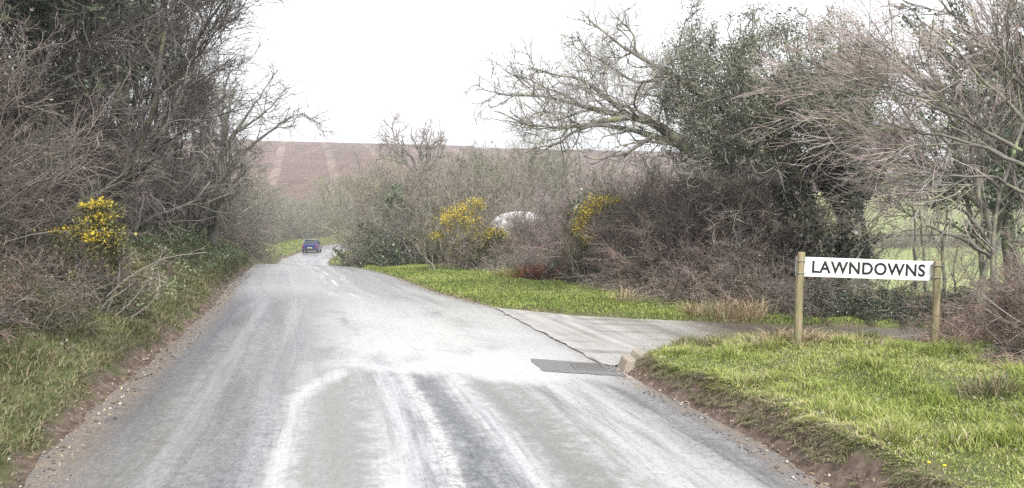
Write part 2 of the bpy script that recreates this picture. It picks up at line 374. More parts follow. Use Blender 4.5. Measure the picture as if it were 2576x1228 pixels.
uv = np.stack([X-cen, Y], -1).reshape(-1, 2)
dl = X-XL(Y); dr = XRR(Y)-X
edge = np.maximum(1-smooth(.05, .45, dl), (1-smooth(.0, .35, dr))*np.where((Y > 10) & (Y < 16.2), .5, 1))
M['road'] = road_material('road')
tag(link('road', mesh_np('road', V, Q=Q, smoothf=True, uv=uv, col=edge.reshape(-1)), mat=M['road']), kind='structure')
# side lane
def resamp(P, n):
    P = np.array(P, float); s = np.r_[0, np.cumsum(np.hypot(*np.diff(P, axis=0).T))]
    tt = np.linspace(0, 1, n)**1.6*s[-1]
    return np.stack([np.interp(tt, s, P[:, k]) for k in (0, 1)], 1)
near = resamp([(1.25, 10.15), (1.66, 10.75), (2.1, 11.7), (2.8, 12.4), (4, 12.75), (8, 12.35), (12, 11.95), (25, 10.55)], 90)
near[2:] += np.array([.08, -.13])
farl = resamp([(-.30, 16.3), (.14, 15.95), (1.28, 15.35), (3.12, 15.1), (4.2, 15.05), (8, 15.1), (12, 14.9), (25, 13.6)], 90)
farl[:, 1] += .12*vnoise(farl[:, 0], farl[:, 0]*0, .45, 36)+.07*vnoise(farl[:, 0], farl[:, 0]*0, .15, 40)
s = np.linspace(0, 1, 24)
P = near[:, None, :]*(1-s)[None, :, None]+farl[:, None, :]*s[None, :, None]
P[:, :, 0] -= .03
P[0, :, 0] += .09*vnoise(P[0, :, 1], P[0, :, 1]*0, .35, 38)+.05*vnoise(P[0, :, 1], P[0, :, 1]*0, .13, 39); P[1:, -1, 1] += .0
Z = ZR(P[..., 1])+.004+.006*vnoise(P[..., 0], P[..., 1], .8, 37)+.016*(1-smooth(0, .25, near[:, 0]*0+np.r_[0, np.cumsum(np.hypot(*np.diff(near, axis=0).T))]))[:, None]*0
V = np.concatenate([P, Z[..., None]], -1).reshape(-1, 3)
ii = np.arange(90*24).reshape(90, 24)
Q = np.stack([ii[:-1, :-1], ii[1:, :-1], ii[1:, 1:], ii[:-1, 1:]], -1).reshape(-1, 4)
uvl = np.stack([np.repeat(P[:, :1, 0]-1.25+.0*P[:, :1, 1], 24, 1)*1.0, P[..., 1]], -1)
uvl[..., 0] = np.repeat(np.r_[0, np.cumsum(np.hypot(*np.diff(near, axis=0).T))][:, None], 24, 1)
M['lane'] = road_material('side_lane', True)
tag(link('side_lane', mesh_np('side_lane', V, Q=Q, smoothf=True, uv=uvl.reshape(-1, 2)), mat=M['lane']), kind='structure')
# tarmac repair patch at the mouth and the iron gully grate set in it
m, t, b = mat('tarmac', .55, .4)
t.links.new(ramp(t, noise(t, 80, 3, .7, vec=coords(t)), [(.3, (.065, .065, .07)), (.7, (.22, .22, .225))]), b.inputs['Base Color'])
pc = np.array([(.29, 10.31), (.42, 9.50), (1.40, 9.42), (1.36, 10.25)])
def roadz(x, y):
    c0 = (x-XL(y))/(XRR(y)-XL(y)); return ZR(y)+.035*(1-((c0-.5)*2)**2)-.012+.006*vnoise(x, y, .9, 35)
n = 14; uu = np.linspace(0, 1, n)
A = pc[0][None]*(1-uu)[:, None]+pc[1][None]*uu[:, None]; B_ = pc[3][None]*(1-uu)[:, None]+pc[2][None]*uu[:, None]
G_ = A[:, None]*(1-uu)[None, :, None]+B_[:, None]*uu[None, :, None]
G_ = G_+.045*np.stack([vnoise(G_[..., 0], G_[..., 1], .13, 91), vnoise(G_[..., 0], G_[..., 1], .13, 92)], -1)*((uu*0)[:, None, None]+1)
V = np.concatenate([G_, (roadz(G_[..., 0], G_[..., 1])+.006)[..., None]], -1).reshape(-1, 3)
ii = np.arange(n*n).reshape(n, n); Q = np.stack([ii[:-1, :-1], ii[1:, :-1], ii[1:, 1:], ii[:-1, 1:]], -1).reshape(-1, 4)
tag(link('tarmac_patch', mesh_np('tarmac_patch', V, Q=Q, smoothf=True), mat=m), kind='structure')

# ------------------------------------------------------------------ plant engine
def unit_rand(rng, n): return nrm(rng.normal(size=(n, 3)))
def grow(st, di, ln, r0, r1, K, wob, rng, trop=(0, 0, 1), tw=0.0, power=1.0):
    n = len(st); P = np.empty((n, K+1, 3)); P[:, 0] = st; d = nrm(di); step = (ln/K)[:, None]; trop = np.asarray(trop, float)
    for k in range(K):
        P[:, k+1] = P[:, k]+d*step
        d = nrm(d+rng.normal(size=(n, 3))*wob+trop*tw)
    t = np.linspace(0, 1, K+1)[None]**power
    return P, r0[:, None]*(1-t)+r1[:, None]*t
def spawn(P, Rr, dens, rng, t0=.15, t1=1.0, ang=(35, 60), ln=(.5, .8), K=4, wob=.25, rf=.6, rmin=.003, trop=(0, 0, 1), tw=.05, tipr=.35, maxlen=9e9, flat=None):
    seg = np.linalg.norm(np.diff(P, axis=1), axis=2); L = seg.sum(1)
    n = rng.poisson(np.maximum(dens*L*(t1-t0), .01)); idx = np.repeat(np.arange(len(P)), n)
    if len(idx) == 0: return P[:0, :K+1], Rr[:0, :K+1]
    Kp = P.shape[1]-1; t = rng.uniform(t0, t1, len(idx))*Kp; k = np.minimum(t.astype(int), Kp-1); fr = (t-k)[:, None]
    pos = P[idx, k]*(1-fr)+P[idx, k+1]*fr; tan = nrm(P[idx, k+1]-P[idx, k]); rad = Rr[idx, k]*(1-fr[:, 0])+Rr[idx, k+1]*fr[:, 0]
    pr = unit_rand(rng, len(idx))
    if flat is not None: pr = pr*np.asarray(flat)
    pr = nrm(pr-tan*(pr*tan).sum(1, keepdims=True)); a = np.radians(rng.uniform(ang[0], ang[1], len(idx)))[:, None]
    d = tan*np.cos(a)+pr*np.sin(a)
    le = np.minimum(rng.uniform(ln[0], ln[1], len(idx))*L[idx]*(1-.55*t/Kp), maxlen*rng.uniform(.6, 1, len(idx)))
    r0 = np.maximum(rad*rf, rmin)
    return grow(pos, d, le, r0, np.maximum(r0*tipr, rmin*.6), K, wob, rng, trop, tw)
def tubes(parts):
    """[(P, R, sides)] -> V, Q"""
    Vs, Qs, off = [], [], 0
    for P, Rr, S in parts:
        n, K1, _ = P.shape
        if n == 0: continue
        T = np.empty_like(P); T[:, 1:-1] = P[:, 2:]-P[:, :-2]; T[:, 0] = P[:, 1]-P[:, 0]; T[:, -1] = P[:, -1]-P[:, -2]; T = nrm(T)
        m0 = nrm(P[:, -1]-P[:, 0]); ref = np.where(np.abs(m0[:, 2:3]) > .8, np.array([[1., 0, 0]]), np.array([[0, 0, 1.]]))[:, None]
        A = nrm(np.cross(T, np.broadcast_to(ref, T.shape))); B = np.cross(T, A)
        th = np.arange(S)*2*np.pi/S
        V = P[:, :, None]+Rr[:, :, None, None]*(A[:, :, None]*np.cos(th)[:, None]+B[:, :, None]*np.sin(th)[:, None])
        Vs.append(V.reshape(-1, 3))
        ix = off+np.arange(n*K1*S).reshape(n, K1, S); nx = np.roll(ix, -1, 2)
        Qs.append(np.stack([ix[:, :-1], nx[:, :-1], nx[:, 1:], ix[:, 1:]], -1).reshape(-1, 4)); off += n*K1*S
    return np.concatenate(Vs), np.concatenate(Qs)
def tube_mesh(name, parts, m):
    V, Q = tubes(parts); me = mesh_np(name, V, Q=Q, smoothf=True); me.materials.append(m); return me
def leaves(name, pts, size, m, rng, asp=.7, droop=None, tint=None):
    """folded four-point leaves"""
    n = len(pts); a = unit_rand(rng, n)
    if droop is not None: a = nrm(a+np.asarray(droop))
    b = nrm(np.cross(a, unit_rand(rng, n))); c = np.cross(a, b)
    s = size*rng.uniform(.6, 1.3, n)[:, None]
    V = np.stack([pts, pts+a*s*.5+b*s*asp*.5+c*s*.12, pts+a*s, pts+a*s*.5-b*s*asp*.5+c*s*.12], 1)
    ix = np.arange(n*4).reshape(n, 4)
    tt = rng.uniform(0, 1, n) if tint is None else tint
    me = mesh_np(name, V.reshape(-1, 3), Q=ix, col=np.repeat(tt, 4)); me.materials.append(m); return me
def blades(name, pts, ln, wd, m, rng, lean=.5, tint=None, dirs=None, curl=.5):
    n = len(pts); az = rng.uniform(0, 2*np.pi, n); L = ln*rng.uniform(.45, 1.25, n)
    h = np.stack([np.cos(az), np.sin(az), np.zeros(n)], 1)*lean*rng.uniform(.2, 1.6, n)[:, None]
    if dirs is not None: h = h+dirs
    d0 = nrm(h+np.array([0, 0, 1.])); d1 = nrm(h*(1+2.2*curl)+np.array([0, 0, 1-curl]))
    sd = nrm(np.cross(d0, np.array([0, 0, 1.])+.3*unit_rand(rng, n)))*(wd*rng.uniform(.6, 1.3, n))[:, None]*.5
    p1 = pts+d0*(L*.5)[:, None]; p2 = p1+d1*(L*.5)[:, None]
    V = np.stack([pts-sd, pts+sd, p1+sd*.8, p1-sd*.8, p2], 1).reshape(-1, 3)
    b0 = np.arange(n)[:, None]*5; Q = b0+np.array([[0, 1, 2, 3]]); T = b0+np.array([[3, 2, 4]])
    tt = rng.uniform(0, 1, n) if tint is None else tint
    me = mesh_np(name, V, Q=Q, T=T, col=np.repeat(tt, 5)); me.materials.append(m); return me
def pts_on(P, n, rng, spread=0.0, t0=0.0):
    """random points along polylines, weighted by length"""
    L = np.linalg.norm(np.diff(P, axis=1), axis=2).sum(1); i = rng.choice(len(P), n, p=L/L.sum())
    K = P.shape[1]-1; t = rng.uniform(t0, 1, n)*K; k = np.minimum(t.astype(int), K-1); fr = (t-k)[:, None]
    return P[i, k]*(1-fr)+P[i, k+1]*fr+rng.normal(size=(n, 3))*spread

def limb(pts, r0, r1, base, n=14, rng=None, wob=.0):
    """polyline through 3-D points, resampled, relative to base"""
    P = np.array(pts, float)-base; s = np.r_[0, np.cumsum(np.linalg.norm(np.diff(P, axis=0), axis=1))]
    tt = np.linspace(0, s[-1], n+1)
    # smooth by cubic-ish averaging
    Q = np.stack([np.interp(tt, s, P[:, k]) for k in range(3)], 1)
    for _ in range(1): Q[1:-1] = .5*Q[1:-1]+.25*(Q[:-2]+Q[2:])
    if wob and rng is not None: Q[1:] += rng.normal(size=Q[1:].shape)*wob
    return Q, r1+(r0-r1)*(1-np.linspace(0, 1, n+1))**1.25

def crown(limbs, rng, dens=(1.2, 2.2, 3.5, 5.0), lens=((.3, .6), (.7, 1.2), (.7, 1.2), (.7, 1.3)), ang=(25, 60), wob=(.14, .2, .26, .3), tw=(.03, .03, .03, .02), trop=(0, 0, 1), rmin=(.010, .006, .0042, .0034), caps=(3., 1.5, .8, .42), t0=.2, flat=None, K=(8, 6, 4, 3)):
    """limbs: P[n,K,3],R -> list of levels"""
    out = []; P, Rr = limbs
    for q in range(len(dens)):
        P, Rr = spawn(P, Rr, dens[q], rng, t0=t0 if q == 0 else .12, ang=ang, ln=lens[q], K=K[q], wob=wob[q], rf=.42, rmin=rmin[q], trop=trop, tw=tw[q], maxlen=caps[q], flat=flat)
        out.append((P, Rr))
    return out
def join_levels(lv, sides=3): return [(P, Rr, sides) for P, Rr in lv]

PROTO = {}
def proto_tree(key, seed, height=6.0, nst=1, spread=.35, tmat='bark_grey', wmat='twig_grey', dens=(3.0, 4.5, 5.5, 6.5), r=.10, lean=(0, 0), droop=0, ang=(25, 58), leaf=None, nleaf=0, lsize=.05, rmin=(.012, .008, .0055, .0045), caps=(2.8, 1.6, .9, .5), t0=.25, wobt=.10):
    rng = np.random.default_rng(seed)
    st = rng.normal(size=(nst, 3))*.12*(nst > 1); st[:, 2] = -.15
    di = np.stack([rng.normal(size=nst)*spread+lean[0], rng.normal(size=nst)*spread+lean[1], np.ones(nst)], 1)
    P, Rr = grow(st, di, height*rng.uniform(.8, 1.0, nst), np.full(nst, r)*rng.uniform(.7, 1, nst), np.full(nst, r*.16), 12, wobt, rng, tw=.05, power=.85)
    lv = crown((P, Rr), rng, dens=dens, rmin=rmin, caps=caps, t0=t0, ang=ang, tw=(.06-droop, .04-droop, .02-droop, .02-droop))
    d = {'trunk': tube_mesh(key+'_trunk', [(P, Rr, 7), (*lv[0], 5)], M[tmat]), 'twigs': tube_mesh(key+'_twigs', join_levels(lv[1:]), M[wmat])}
    if nleaf: d['foliage'] = leaves(key+'_foliage', pts_on(lv[1][0], nleaf, rng, .06), lsize, M[leaf], rng)
    PROTO[key] = d; return d
def plant(name, key, x, y, label, cat, scale=(1, 1, 1), rz=0.0, tilt=(0, 0), color=None, group=None, z=None, skip=()):
    e = empty(name, (x, y, (h1(x, y) if z is None else z)-.05)); e.rotation_euler = (tilt[0], tilt[1], rz); e.scale = scale if hasattr(scale, '__len__') else (scale,)*3
    tag(e, label, cat, group)
    for k, me in PROTO[key].items():
        if k in skip: continue
        o = link(k, me, e)
        if color: o.color = (*color, 1)
    return e

# shrub clumps used to build the hedges
def proto_shrub(key, seed, h=2.4, w=1.0, n=26, wmat='twig_brown', dens=(3.0, 4.5, 6.0), arch=.0, r=.016, rmin=(.007, .005, .004), caps=(1.1, .6, .3), wob=.18, leaf=None, nleaf=0, lsize=.045, sp=.45, ang=(20, 60)):
    rng = np.random.default_rng(seed)
    st = np.stack([rng.uniform(-w, w, n)*.6, rng.uniform(-w, w, n)*.6, np.full(n, -.15)], 1)
    di = np.stack([st[:, 0]/w*.5+rng.normal(size=n)*sp, st[:, 1]/w*.5+rng.normal(size=n)*sp, np.ones(n)], 1)
    P, Rr = grow(st, di, h*rng.uniform(.55, 1.1, n), np.full(n, r)*rng.uniform(.6, 1.3, n), np.full(n, r*.3), 9, wob, rng, trop=(0, 0, -1), tw=arch)
    lv = crown((P, Rr), rng, dens=dens, lens=((.3, .6), (.4, .8), (.4, .8)), rmin=rmin, caps=caps, t0=.08, ang=ang, wob=(.25, .3, .3), tw=(.0-arch*.5, 0, 0), K=(6, 4, 3))
    me = tube_mesh(key, [(P, Rr, 4), (*lv[0], 3), (*lv[1], 3), (*lv[2], 3)], M[wmat])
    d = {'stems': me}
    if nleaf:
        src = np.concatenate([lv[0][0][:, :4], lv[1][0][:, :4]])
        d['foliage'] = leaves(key+'_leaf', pts_on(src, nleaf, rng, .05), lsize, M[leaf], rng)
    PROTO[key] = d; return d
proto_shrub('shrub_a', 1, 2.6, 1.0, 40, dens=(4, 7, 9))
proto_shrub('shrub_b', 2, 2.4, 1.1, 36, wmat='twig_grey', dens=(4, 7, 9))
proto_shrub('shrub_c', 3, 2.6, 1.0, 34, wmat='twig_green', dens=(4, 6.5, 8), leaf='leaf_dull', nleaf=3500)
proto_shrub('thicket', 31, 2.5, 1.05, 62, dens=(4, 6.5, 9), r=.010, rmin=(.005, .004, .0032), wob=.12, sp=.3, ang=(15, 45), leaf='leaf_dull', nleaf=2200, lsize=.04)
proto_shrub('bramble_a', 4, 1.9, 1.1, 40, arch=.14, wmat='twig_brown', dens=(3, 5, 6), sp=.8, leaf='leaf_dull', nleaf=2600, lsize=.045, r=.010)
proto_shrub('bramble_b', 5, 1.7, 1.1, 36, arch=.16, wmat='twig_red', dens=(3, 5, 6), sp=.8, leaf='leaf_dull', nleaf=900, lsize=.045, r=.009)
proto_shrub('ivy_bush', 6, 1.5, 1.0, 24, arch=.1, wmat='twig_brown', dens=(3, 4, 3), sp=.8, leaf='ivy', nleaf=6500, lsize=.06, r=.01)

def hedge(name, label, cat, spots, rng, group=None):
    """spots: (x, y, key, scale, zscale, tint)"""
    c = np.mean([[s[0], s[1]] for s in spots], 0); z0 = h1(*c); e = empty(name, (c[0], c[1], z0)); tag(e, label, cat, group)
    for (x, y, key, sc, zs, col) in spots:
        rz = rng.uniform(0, 6.28); zz = h1(x, y)-z0-.05
        for k, me in PROTO[key].items():
            o = link('branches' if k == 'stems' else k, me, e); o.location = (x-c[0], y-c[1], zz)
            o.rotation_euler = (rng.uniform(-.08, .08), rng.uniform(-.08, .08), rz); o.scale = (sc, sc, sc*zs)
            o.color = (*col, 1)
    return e
def jit(rng, c, a=.12):
    k = 1+rng.uniform(-a, a); return tuple(float(v*k*(1+rng.uniform(-.05, .05))) for v in c)
rng0 = np.random.default_rng(77)
BRN = (.74, .71, .69); GRY = (.85, .85, .85); OLV = (.78, .80, .69); DRK = (.54, .53, .51); RED = (.84, .72, .68)

# ---- tree prototypes
proto_tree('oak', 11, 6.0, 2, .25, dens=(2.6, 3.6, 5, 6), r=.12, ang=(35, 70), wobt=.16)
proto_tree('ash', 12, 7.0, 3, .16, dens=(3.0, 3.6, 5, 6), r=.08, droop=-.04, ang=(18, 42), wmat='twig_brown', tmat='bark_dark')
proto_tree('thorn', 13, 5.0, 3, .35, dens=(3.2, 4, 5.5, 6.5), r=.06, wmat='twig_grey', tmat='bark_dark', wobt=.18)
proto_tree('sallow', 14, 5.5, 5, .40, dens=(3., 3.6, 5, 6), r=.05, wmat='twig_green', tmat='bark_grey')
proto_tree('evergreen', 15, 6.0, 2, .22, dens=(3.0, 3.0, 3.0, 2.0), r=.10, wmat='twig_brown', tmat='bark_dark', leaf='ivy', nleaf=15000, lsize=.10, ang=(40, 80))
proto_tree('ivied', 16, 5.5, 2, .16, dens=(3.0, 3.0, 3.5, 3.0), r=.09, wmat='twig_grey', tmat='bark_dark', leaf='ivy', nleaf=9000, lsize=.075, ang=(30, 75))

# ---- left side of the road: thicket on the bank
def left_run(name, label, y0, y1, offs, keys, step, rng, sc=(1.0, 1.3), zs=(.9, 1.2), cols=(BRN, GRY, OLV)):
    sp = []
    for q, off in enumerate(offs):
        for y in np.arange(y0, y1, step):
            yy = y+rng.uniform(-.4, .4)*step; x = float(XL(yy))-off-rng.uniform(-.3, .5)
            sp.append((x, yy, keys[q][rng.integers(len(keys[q]))], rng.uniform(*sc)*(1+.06*q), rng.uniform(*zs), jit(rng, cols[rng.integers(len(cols))])))
    return hedge(name, label, 'hedge', sp, rng)
left_run('bramble_hedge', 'reddish brown bramble and thorn hedge on the near left bank below the gorse flowers', 6.4, 12.6, (1.5, 2.3, 3.2), (('bramble_a', 'bramble_b'), ('bramble_a', 'bramble_b', 'bramble_a'), ('bramble_b', 'shrub_a')), .8, rng0, sc=(.5, .75), zs=(.8, 1.05), cols=((.52, .46, .43), (.48, .45, .42), DRK))
left_run('roadside_thicket', 'dense dark thicket of bare stems behind the brambles on the near left bank', 8.5, 19, (3.7, 5.2, 6.8), (('thicket', 'thicket', 'shrub_b'), ('thicket', 'shrub_b', 'ivy_bush'), ('shrub_b', 'shrub_a')), .95, rng0, sc=(1.1, 1.45), cols=((.55, .54, .52), (.6, .58, .56), (.6, .62, .56)))
left_run('roadside_thicket', 'tall grey brown thicket above the grassy left bank beside the road crest', 13.0, 33, (3.9, 4.8, 5.8, 7.0), (('thicket', 'thicket', 'bramble_a'), ('thicket', 'shrub_b'), ('shrub_b', 'thicket'), ('shrub_b', 'shrub_a')), 1.05, rng0, sc=(.95, 1.3), cols=(DRK, DRK, BRN))
left_run('roadside_hedge', 'dark hedge on the left of the road just past the crest, before the dip', 34, 64, (2.9, 4.4), (('shrub_b', 'bramble_a'), ('shrub_a', 'shrub_c')), 1.6, rng0, sc=(1.3, 1.8), cols=(DRK, GRY, OLV))
left_run('roadside_hedge', 'low olive hedge on the left verge next to the blue car', 64, 118, (5.0, 7.0), (('shrub_c', 'bramble_a'), ('shrub_b', 'shrub_c')), 2.3, rng0, sc=(1.2, 1.7), cols=(OLV, GRY, DRK))
LT = [  # px, depth, key, scale, tilt(y), colour, label
 (-70, 11.5, 'ivied', 1.35, .0, (.9, 1, .85), 'dark ivy-covered tree at the left edge of the picture'),
 (70, 13.5, 'ivied', 1.30, .05, (.8, .95, .8), 'ivy-clad tree second from the left edge, above the brambles'),
 (10, 16, 'ash', 1.2, .05, BRN, 'bare tree with pale arching twigs behind the two ivied trees at far left'),
 (200, 15, 'thorn', 1.5, .1, GRY, 'tangled bare thorn tree standing above the yellow gorse on the left'),
 (345, 17.5, 'ash', 1.15, -.10, DRK, 'bare tree leaning to the road right of the straight tall trunk'),
 (395, 20.5, 'ash', .9, -.06, BRN, 'slender bare tree leaning over the bank with its top at the upper picture edge'),
 (270, 22, 'thorn', 1.65, .0, GRY, 'grey bare tree behind the straight tall trunk on the left'),
 (480, 24.5, 'thorn', .85, .03, OLV, 'olive-tinged bare tree left of the lichen-grey spreading tree'),
 (150, 20, 'ash', 1.25, .0, GRY, 'upright bare tree deep in the thicket between the ivied trees and the straight trunk'),
]
for k_, (px, y, key, sc, tl, col, lab) in enumerate(LT):
    col = tuple(c_*.56 for c_ in col)
    p = at(px, 600, y); plant('bare_tree' if key != 'ivied' else 'ivy_clad_tree', key, float(p[0]), y, lab, 'tree', sc, rz=k_*1.7, tilt=(0, tl), color=jit(rng0, col, .05))

# ---- trees built limb by limb
def limb_tree(name, label, base, limbs, seed, tmat, wmat, cr, tail={}):
    rng = np.random.default_rng(seed); base = np.array(base, float)
    e = tag(empty(name, base), label, 'tree'); parts = []; allP = []; allR = []
    for pts, r0, r1 in limbs:
        P, Rr = limb(pts, r0, r1, base, 14, rng, .012); parts.append((P[None], Rr[None], 9)); allP.append(P); allR.append(Rr)
    cP, cR = [], []
    for q, (P, Rr) in enumerate(zip(allP, allR)):
        tt = np.linspace(tail.get(q, 0)*14, 14, 15); cP.append(np.stack([np.interp(tt, np.arange(15), P[:, k]) for k in range(3)], 1)); cR.append(np.interp(tt, np.arange(15), Rr))
    lv = crown((np.stack(cP), np.stack(cR)), rng, **cr)
    link('trunk', tube_mesh(name+'_trunk', parts, M[tmat]), e)
    link('branches', tube_mesh(name+'_branches', [(*lv[0], 5)]+([(*lv[1], 4)] if len(lv) > 3 else []), M[tmat]), e)
    link('twigs', tube_mesh(name+'_twigs', join_levels(lv[(2 if len(lv) > 3 else 1):]), M[wmat]), e)
    return e, lv, np.stack(allP), rng, base
def A(pts, y): return [at(p[0], p[1], y+(p[2] if len(p) > 2 else 0)) for p in pts]
bx, by = float(at(2140, 700, 17.6)[0]), 17.6
cr = dict(dens=(3.5, 5.2, 6.0, 6.5), lens=((.22, .5), (.8, 1.3), (.8, 1.3), (.8, 1.4)), caps=(2.2, 1.2, .75, .42), rmin=(.014, .009, .0065, .005), ang=(25, 65), wob=(.22, .26, .3, .32), t0=.08, tw=(.05, .03, .02, .02))
limbsA = [
 (A([(2150, 790), (2147, 640), (2140, 540), (2122, 450), (2095, 380), (2060, 290), (2020, 190), (1990, 80)], 17.6), .36, .012),
 (A([(2075, 790), (2055, 640), (2030, 560), (2003, 495), (1960, 440), (1900, 415), (1830, 404), (1761, 396), (1724, 366), (1673, 359), (1649, 339), (1629, 325), (1581, 325), (1531, 315)], 17.4), .30, .045),
 (A([(1761, 396), (1713, 352), (1673, 325), (1639, 302), (1588, 295), (1520, 281), (1480, 268), (1429, 257), (1385, 244), (1334, 237), (1290, 246), (1250, 236)], 17.3), .13, .012),
 (A([(1588, 295), (1558, 271), (1524, 247), (1493, 220), (1459, 200), (1415, 190), (1370, 182), (1330, 172, .3)], 17.2), .07, .010),
 (A([(1520, 281), (1453, 261), (1409, 234), (1370, 222), (1340, 200), (1300, 190)], 17.0), .05, .009),
 (A([(1588, 295), (1503, 305), (1436, 322), (1368, 318), (1314, 315), (1285, 290), (1245, 280)], 16.8), .07, .010),
 (A([(1531, 315), (1486, 315), (1440, 335), (1402, 362), (1341, 376), (1290, 372)], 16.6), .045, .008),
 (A([(1649, 339), (1598, 373), (1564, 390), (1503, 403), (1470, 392)], 17.0), .05, .009),
 (A([(1960, 440), (1880, 330), (1790, 240), (1720, 198), (1649, 169), (1605, 139), (1537, 98), (1486, 58), (1462, 24)], 17.9), .14, .010),
 (A([(1649, 169), (1595, 129), (1598, 85), (1554, 47), (1530, 20)], 17.9), .045, .008),
 (A([(1700, 190), (1600, 212), (1530, 165), (1490, 140), (1440, 120)], 18.3), .05, .008),
 (A([(1990, 480), (1940, 380), (1900, 280), (1850, 160), (1830, 70)], 17.8), .12, .008),
 (A([(2110, 430), (2170, 330), (2150, 200), (2160, 80)], 18.0), .13, .008),
 (A([(2135, 500), (2200, 420), (2260, 340), (2310, 250), (2360, 180)], 18.2), .14, .008),
 (A([(2030, 560), (1990, 400), (1960, 250), (1930, 110)], 18.4), .11, .008),
 (A([(1850, 370), (1780, 300), (1740, 200), (1720, 110)], 18.6), .08, .015),
 (A([(2140, 540), (2060, 420), (1900, 340), (1800, 330), (1730, 270)], 18.6), .12, .02),
]
_r = np.random.default_rng(91)
for tx, ty, dy in ((1700, 215, -.6), (1750, 130, .8), (1800, 95, -1.2), (1880, 62, .5), (1950, 48, -1.6), (2040, 45, .9), (2110, 60, -1.3), (2200, 75, .3), (2270, 130, -1), (2320, 210, 1.), (1690, 285, .6), (1720, 340, -.8), (2260, 300, -1.4), (1830, 200, -2.0), (1960, 160, -2.2), (2090, 180, -2.2), (1900, 280, -2.0), (2180, 240, -1.8), (2040, 290, -2.0), (1800, 330, -1.5)):
    sx0, sy0 = _r.uniform(1960, 2140), _r.uniform(395, 450); jx = _r.uniform(-35, 35)
    limbsA.append((A([(sx0, sy0, 0), (sx0*.7+tx*.3+jx, sy0*.7+ty*.3, dy*.35), (sx0*.35+tx*.65-jx*.6, sy0*.38+ty*.62, dy*.75), (tx, ty, dy)], 17.6), .055, .007))
e, lv, LP_, rg, base = limb_tree('leaning_tree', 'large leaning tree behind the white sign, long bare limbs reaching left and an ivy-dark crown', (bx, by, h1(bx, by)), limbsA, 5, 'bark_dark', 'twig_grey', cr, {0: .62, 1: .45, 8: .3, 11: .25, 12: .2, 13: .3, 14: .4, 16: .35, **{q: .22 for q in range(17, 37)}})
# fine evergreen foliage through the body of the crown, none on the bare limbs that reach left
cand = np.concatenate([pts_on(lv[3][0], 150000, rg, .06), pts_on(lv[2][0], 110000, rg, .09)])
wp = cand+base; pc_ = (wp-O)@FW; pxx = 1288+F*((wp-O)@RT)/pc_; pyy = 614-F*((wp-O)@UP)/pc_
keepw = (1-smooth(370, 440, pyy+30*vnoise(wp[:, 0], wp[:, 1], .5, 58)))*smooth(1620, 1800, pxx+40*vnoise(wp[:, 0], wp[:, 2], .6, 51)*2)*(1-smooth(2280, 2400, pxx))
cl = vnoise(wp[:, 0]+wp[:, 1], wp[:, 2], .55, 52)+.6*vnoise(wp[:, 0], wp[:, 2]-wp[:, 1], .25, 53)
k = (rg.uniform(0, 1, len(cand)) < keepw*(.62+.9*cl)*.9)
link('foliage', leaves('leaning_tree_foliage', cand[k], .053, M['leaf_oak'], rg, .55), e)
# ivy clothing the trunks
ivp = []
for q, (rad, n_, lo, hi) in {0: (.33, 14000, 0, .62), 1: (.30, 8000, 0, .42), 11: (.26, 2400, 0, .4), 12: (.28, 3000, 0, .45), 13: (.30, 3400, 0, .5), 14: (.26, 2400, .1, .45), 16: (.26, 2400, 0, .5)}.items():
    P = LP_[q]; t_ = rg.uniform(lo, hi, n_)*(len(P)-1); kk = np.minimum(t_.astype(int), len(P)-2); fr = (t_-kk)[:, None]
    c_ = P[kk]*(1-fr)+P[kk+1]*fr; bulk = 1+.8*vnoise(c_[:, 2]*1.0, c_[:, 0], .5, 60+q)
    ivp.append(c_+unit_rand(rg, n_)*(rad*bulk*rg.uniform(.55, 1.15, n_))[:, None])
link('ivy', leaves('leaning_tree_ivy', np.concatenate(ivp), .085, M['ivy'], rg, .8, droop=(0, 0, -.5)), e).color = (.45, .45, .45, 1)

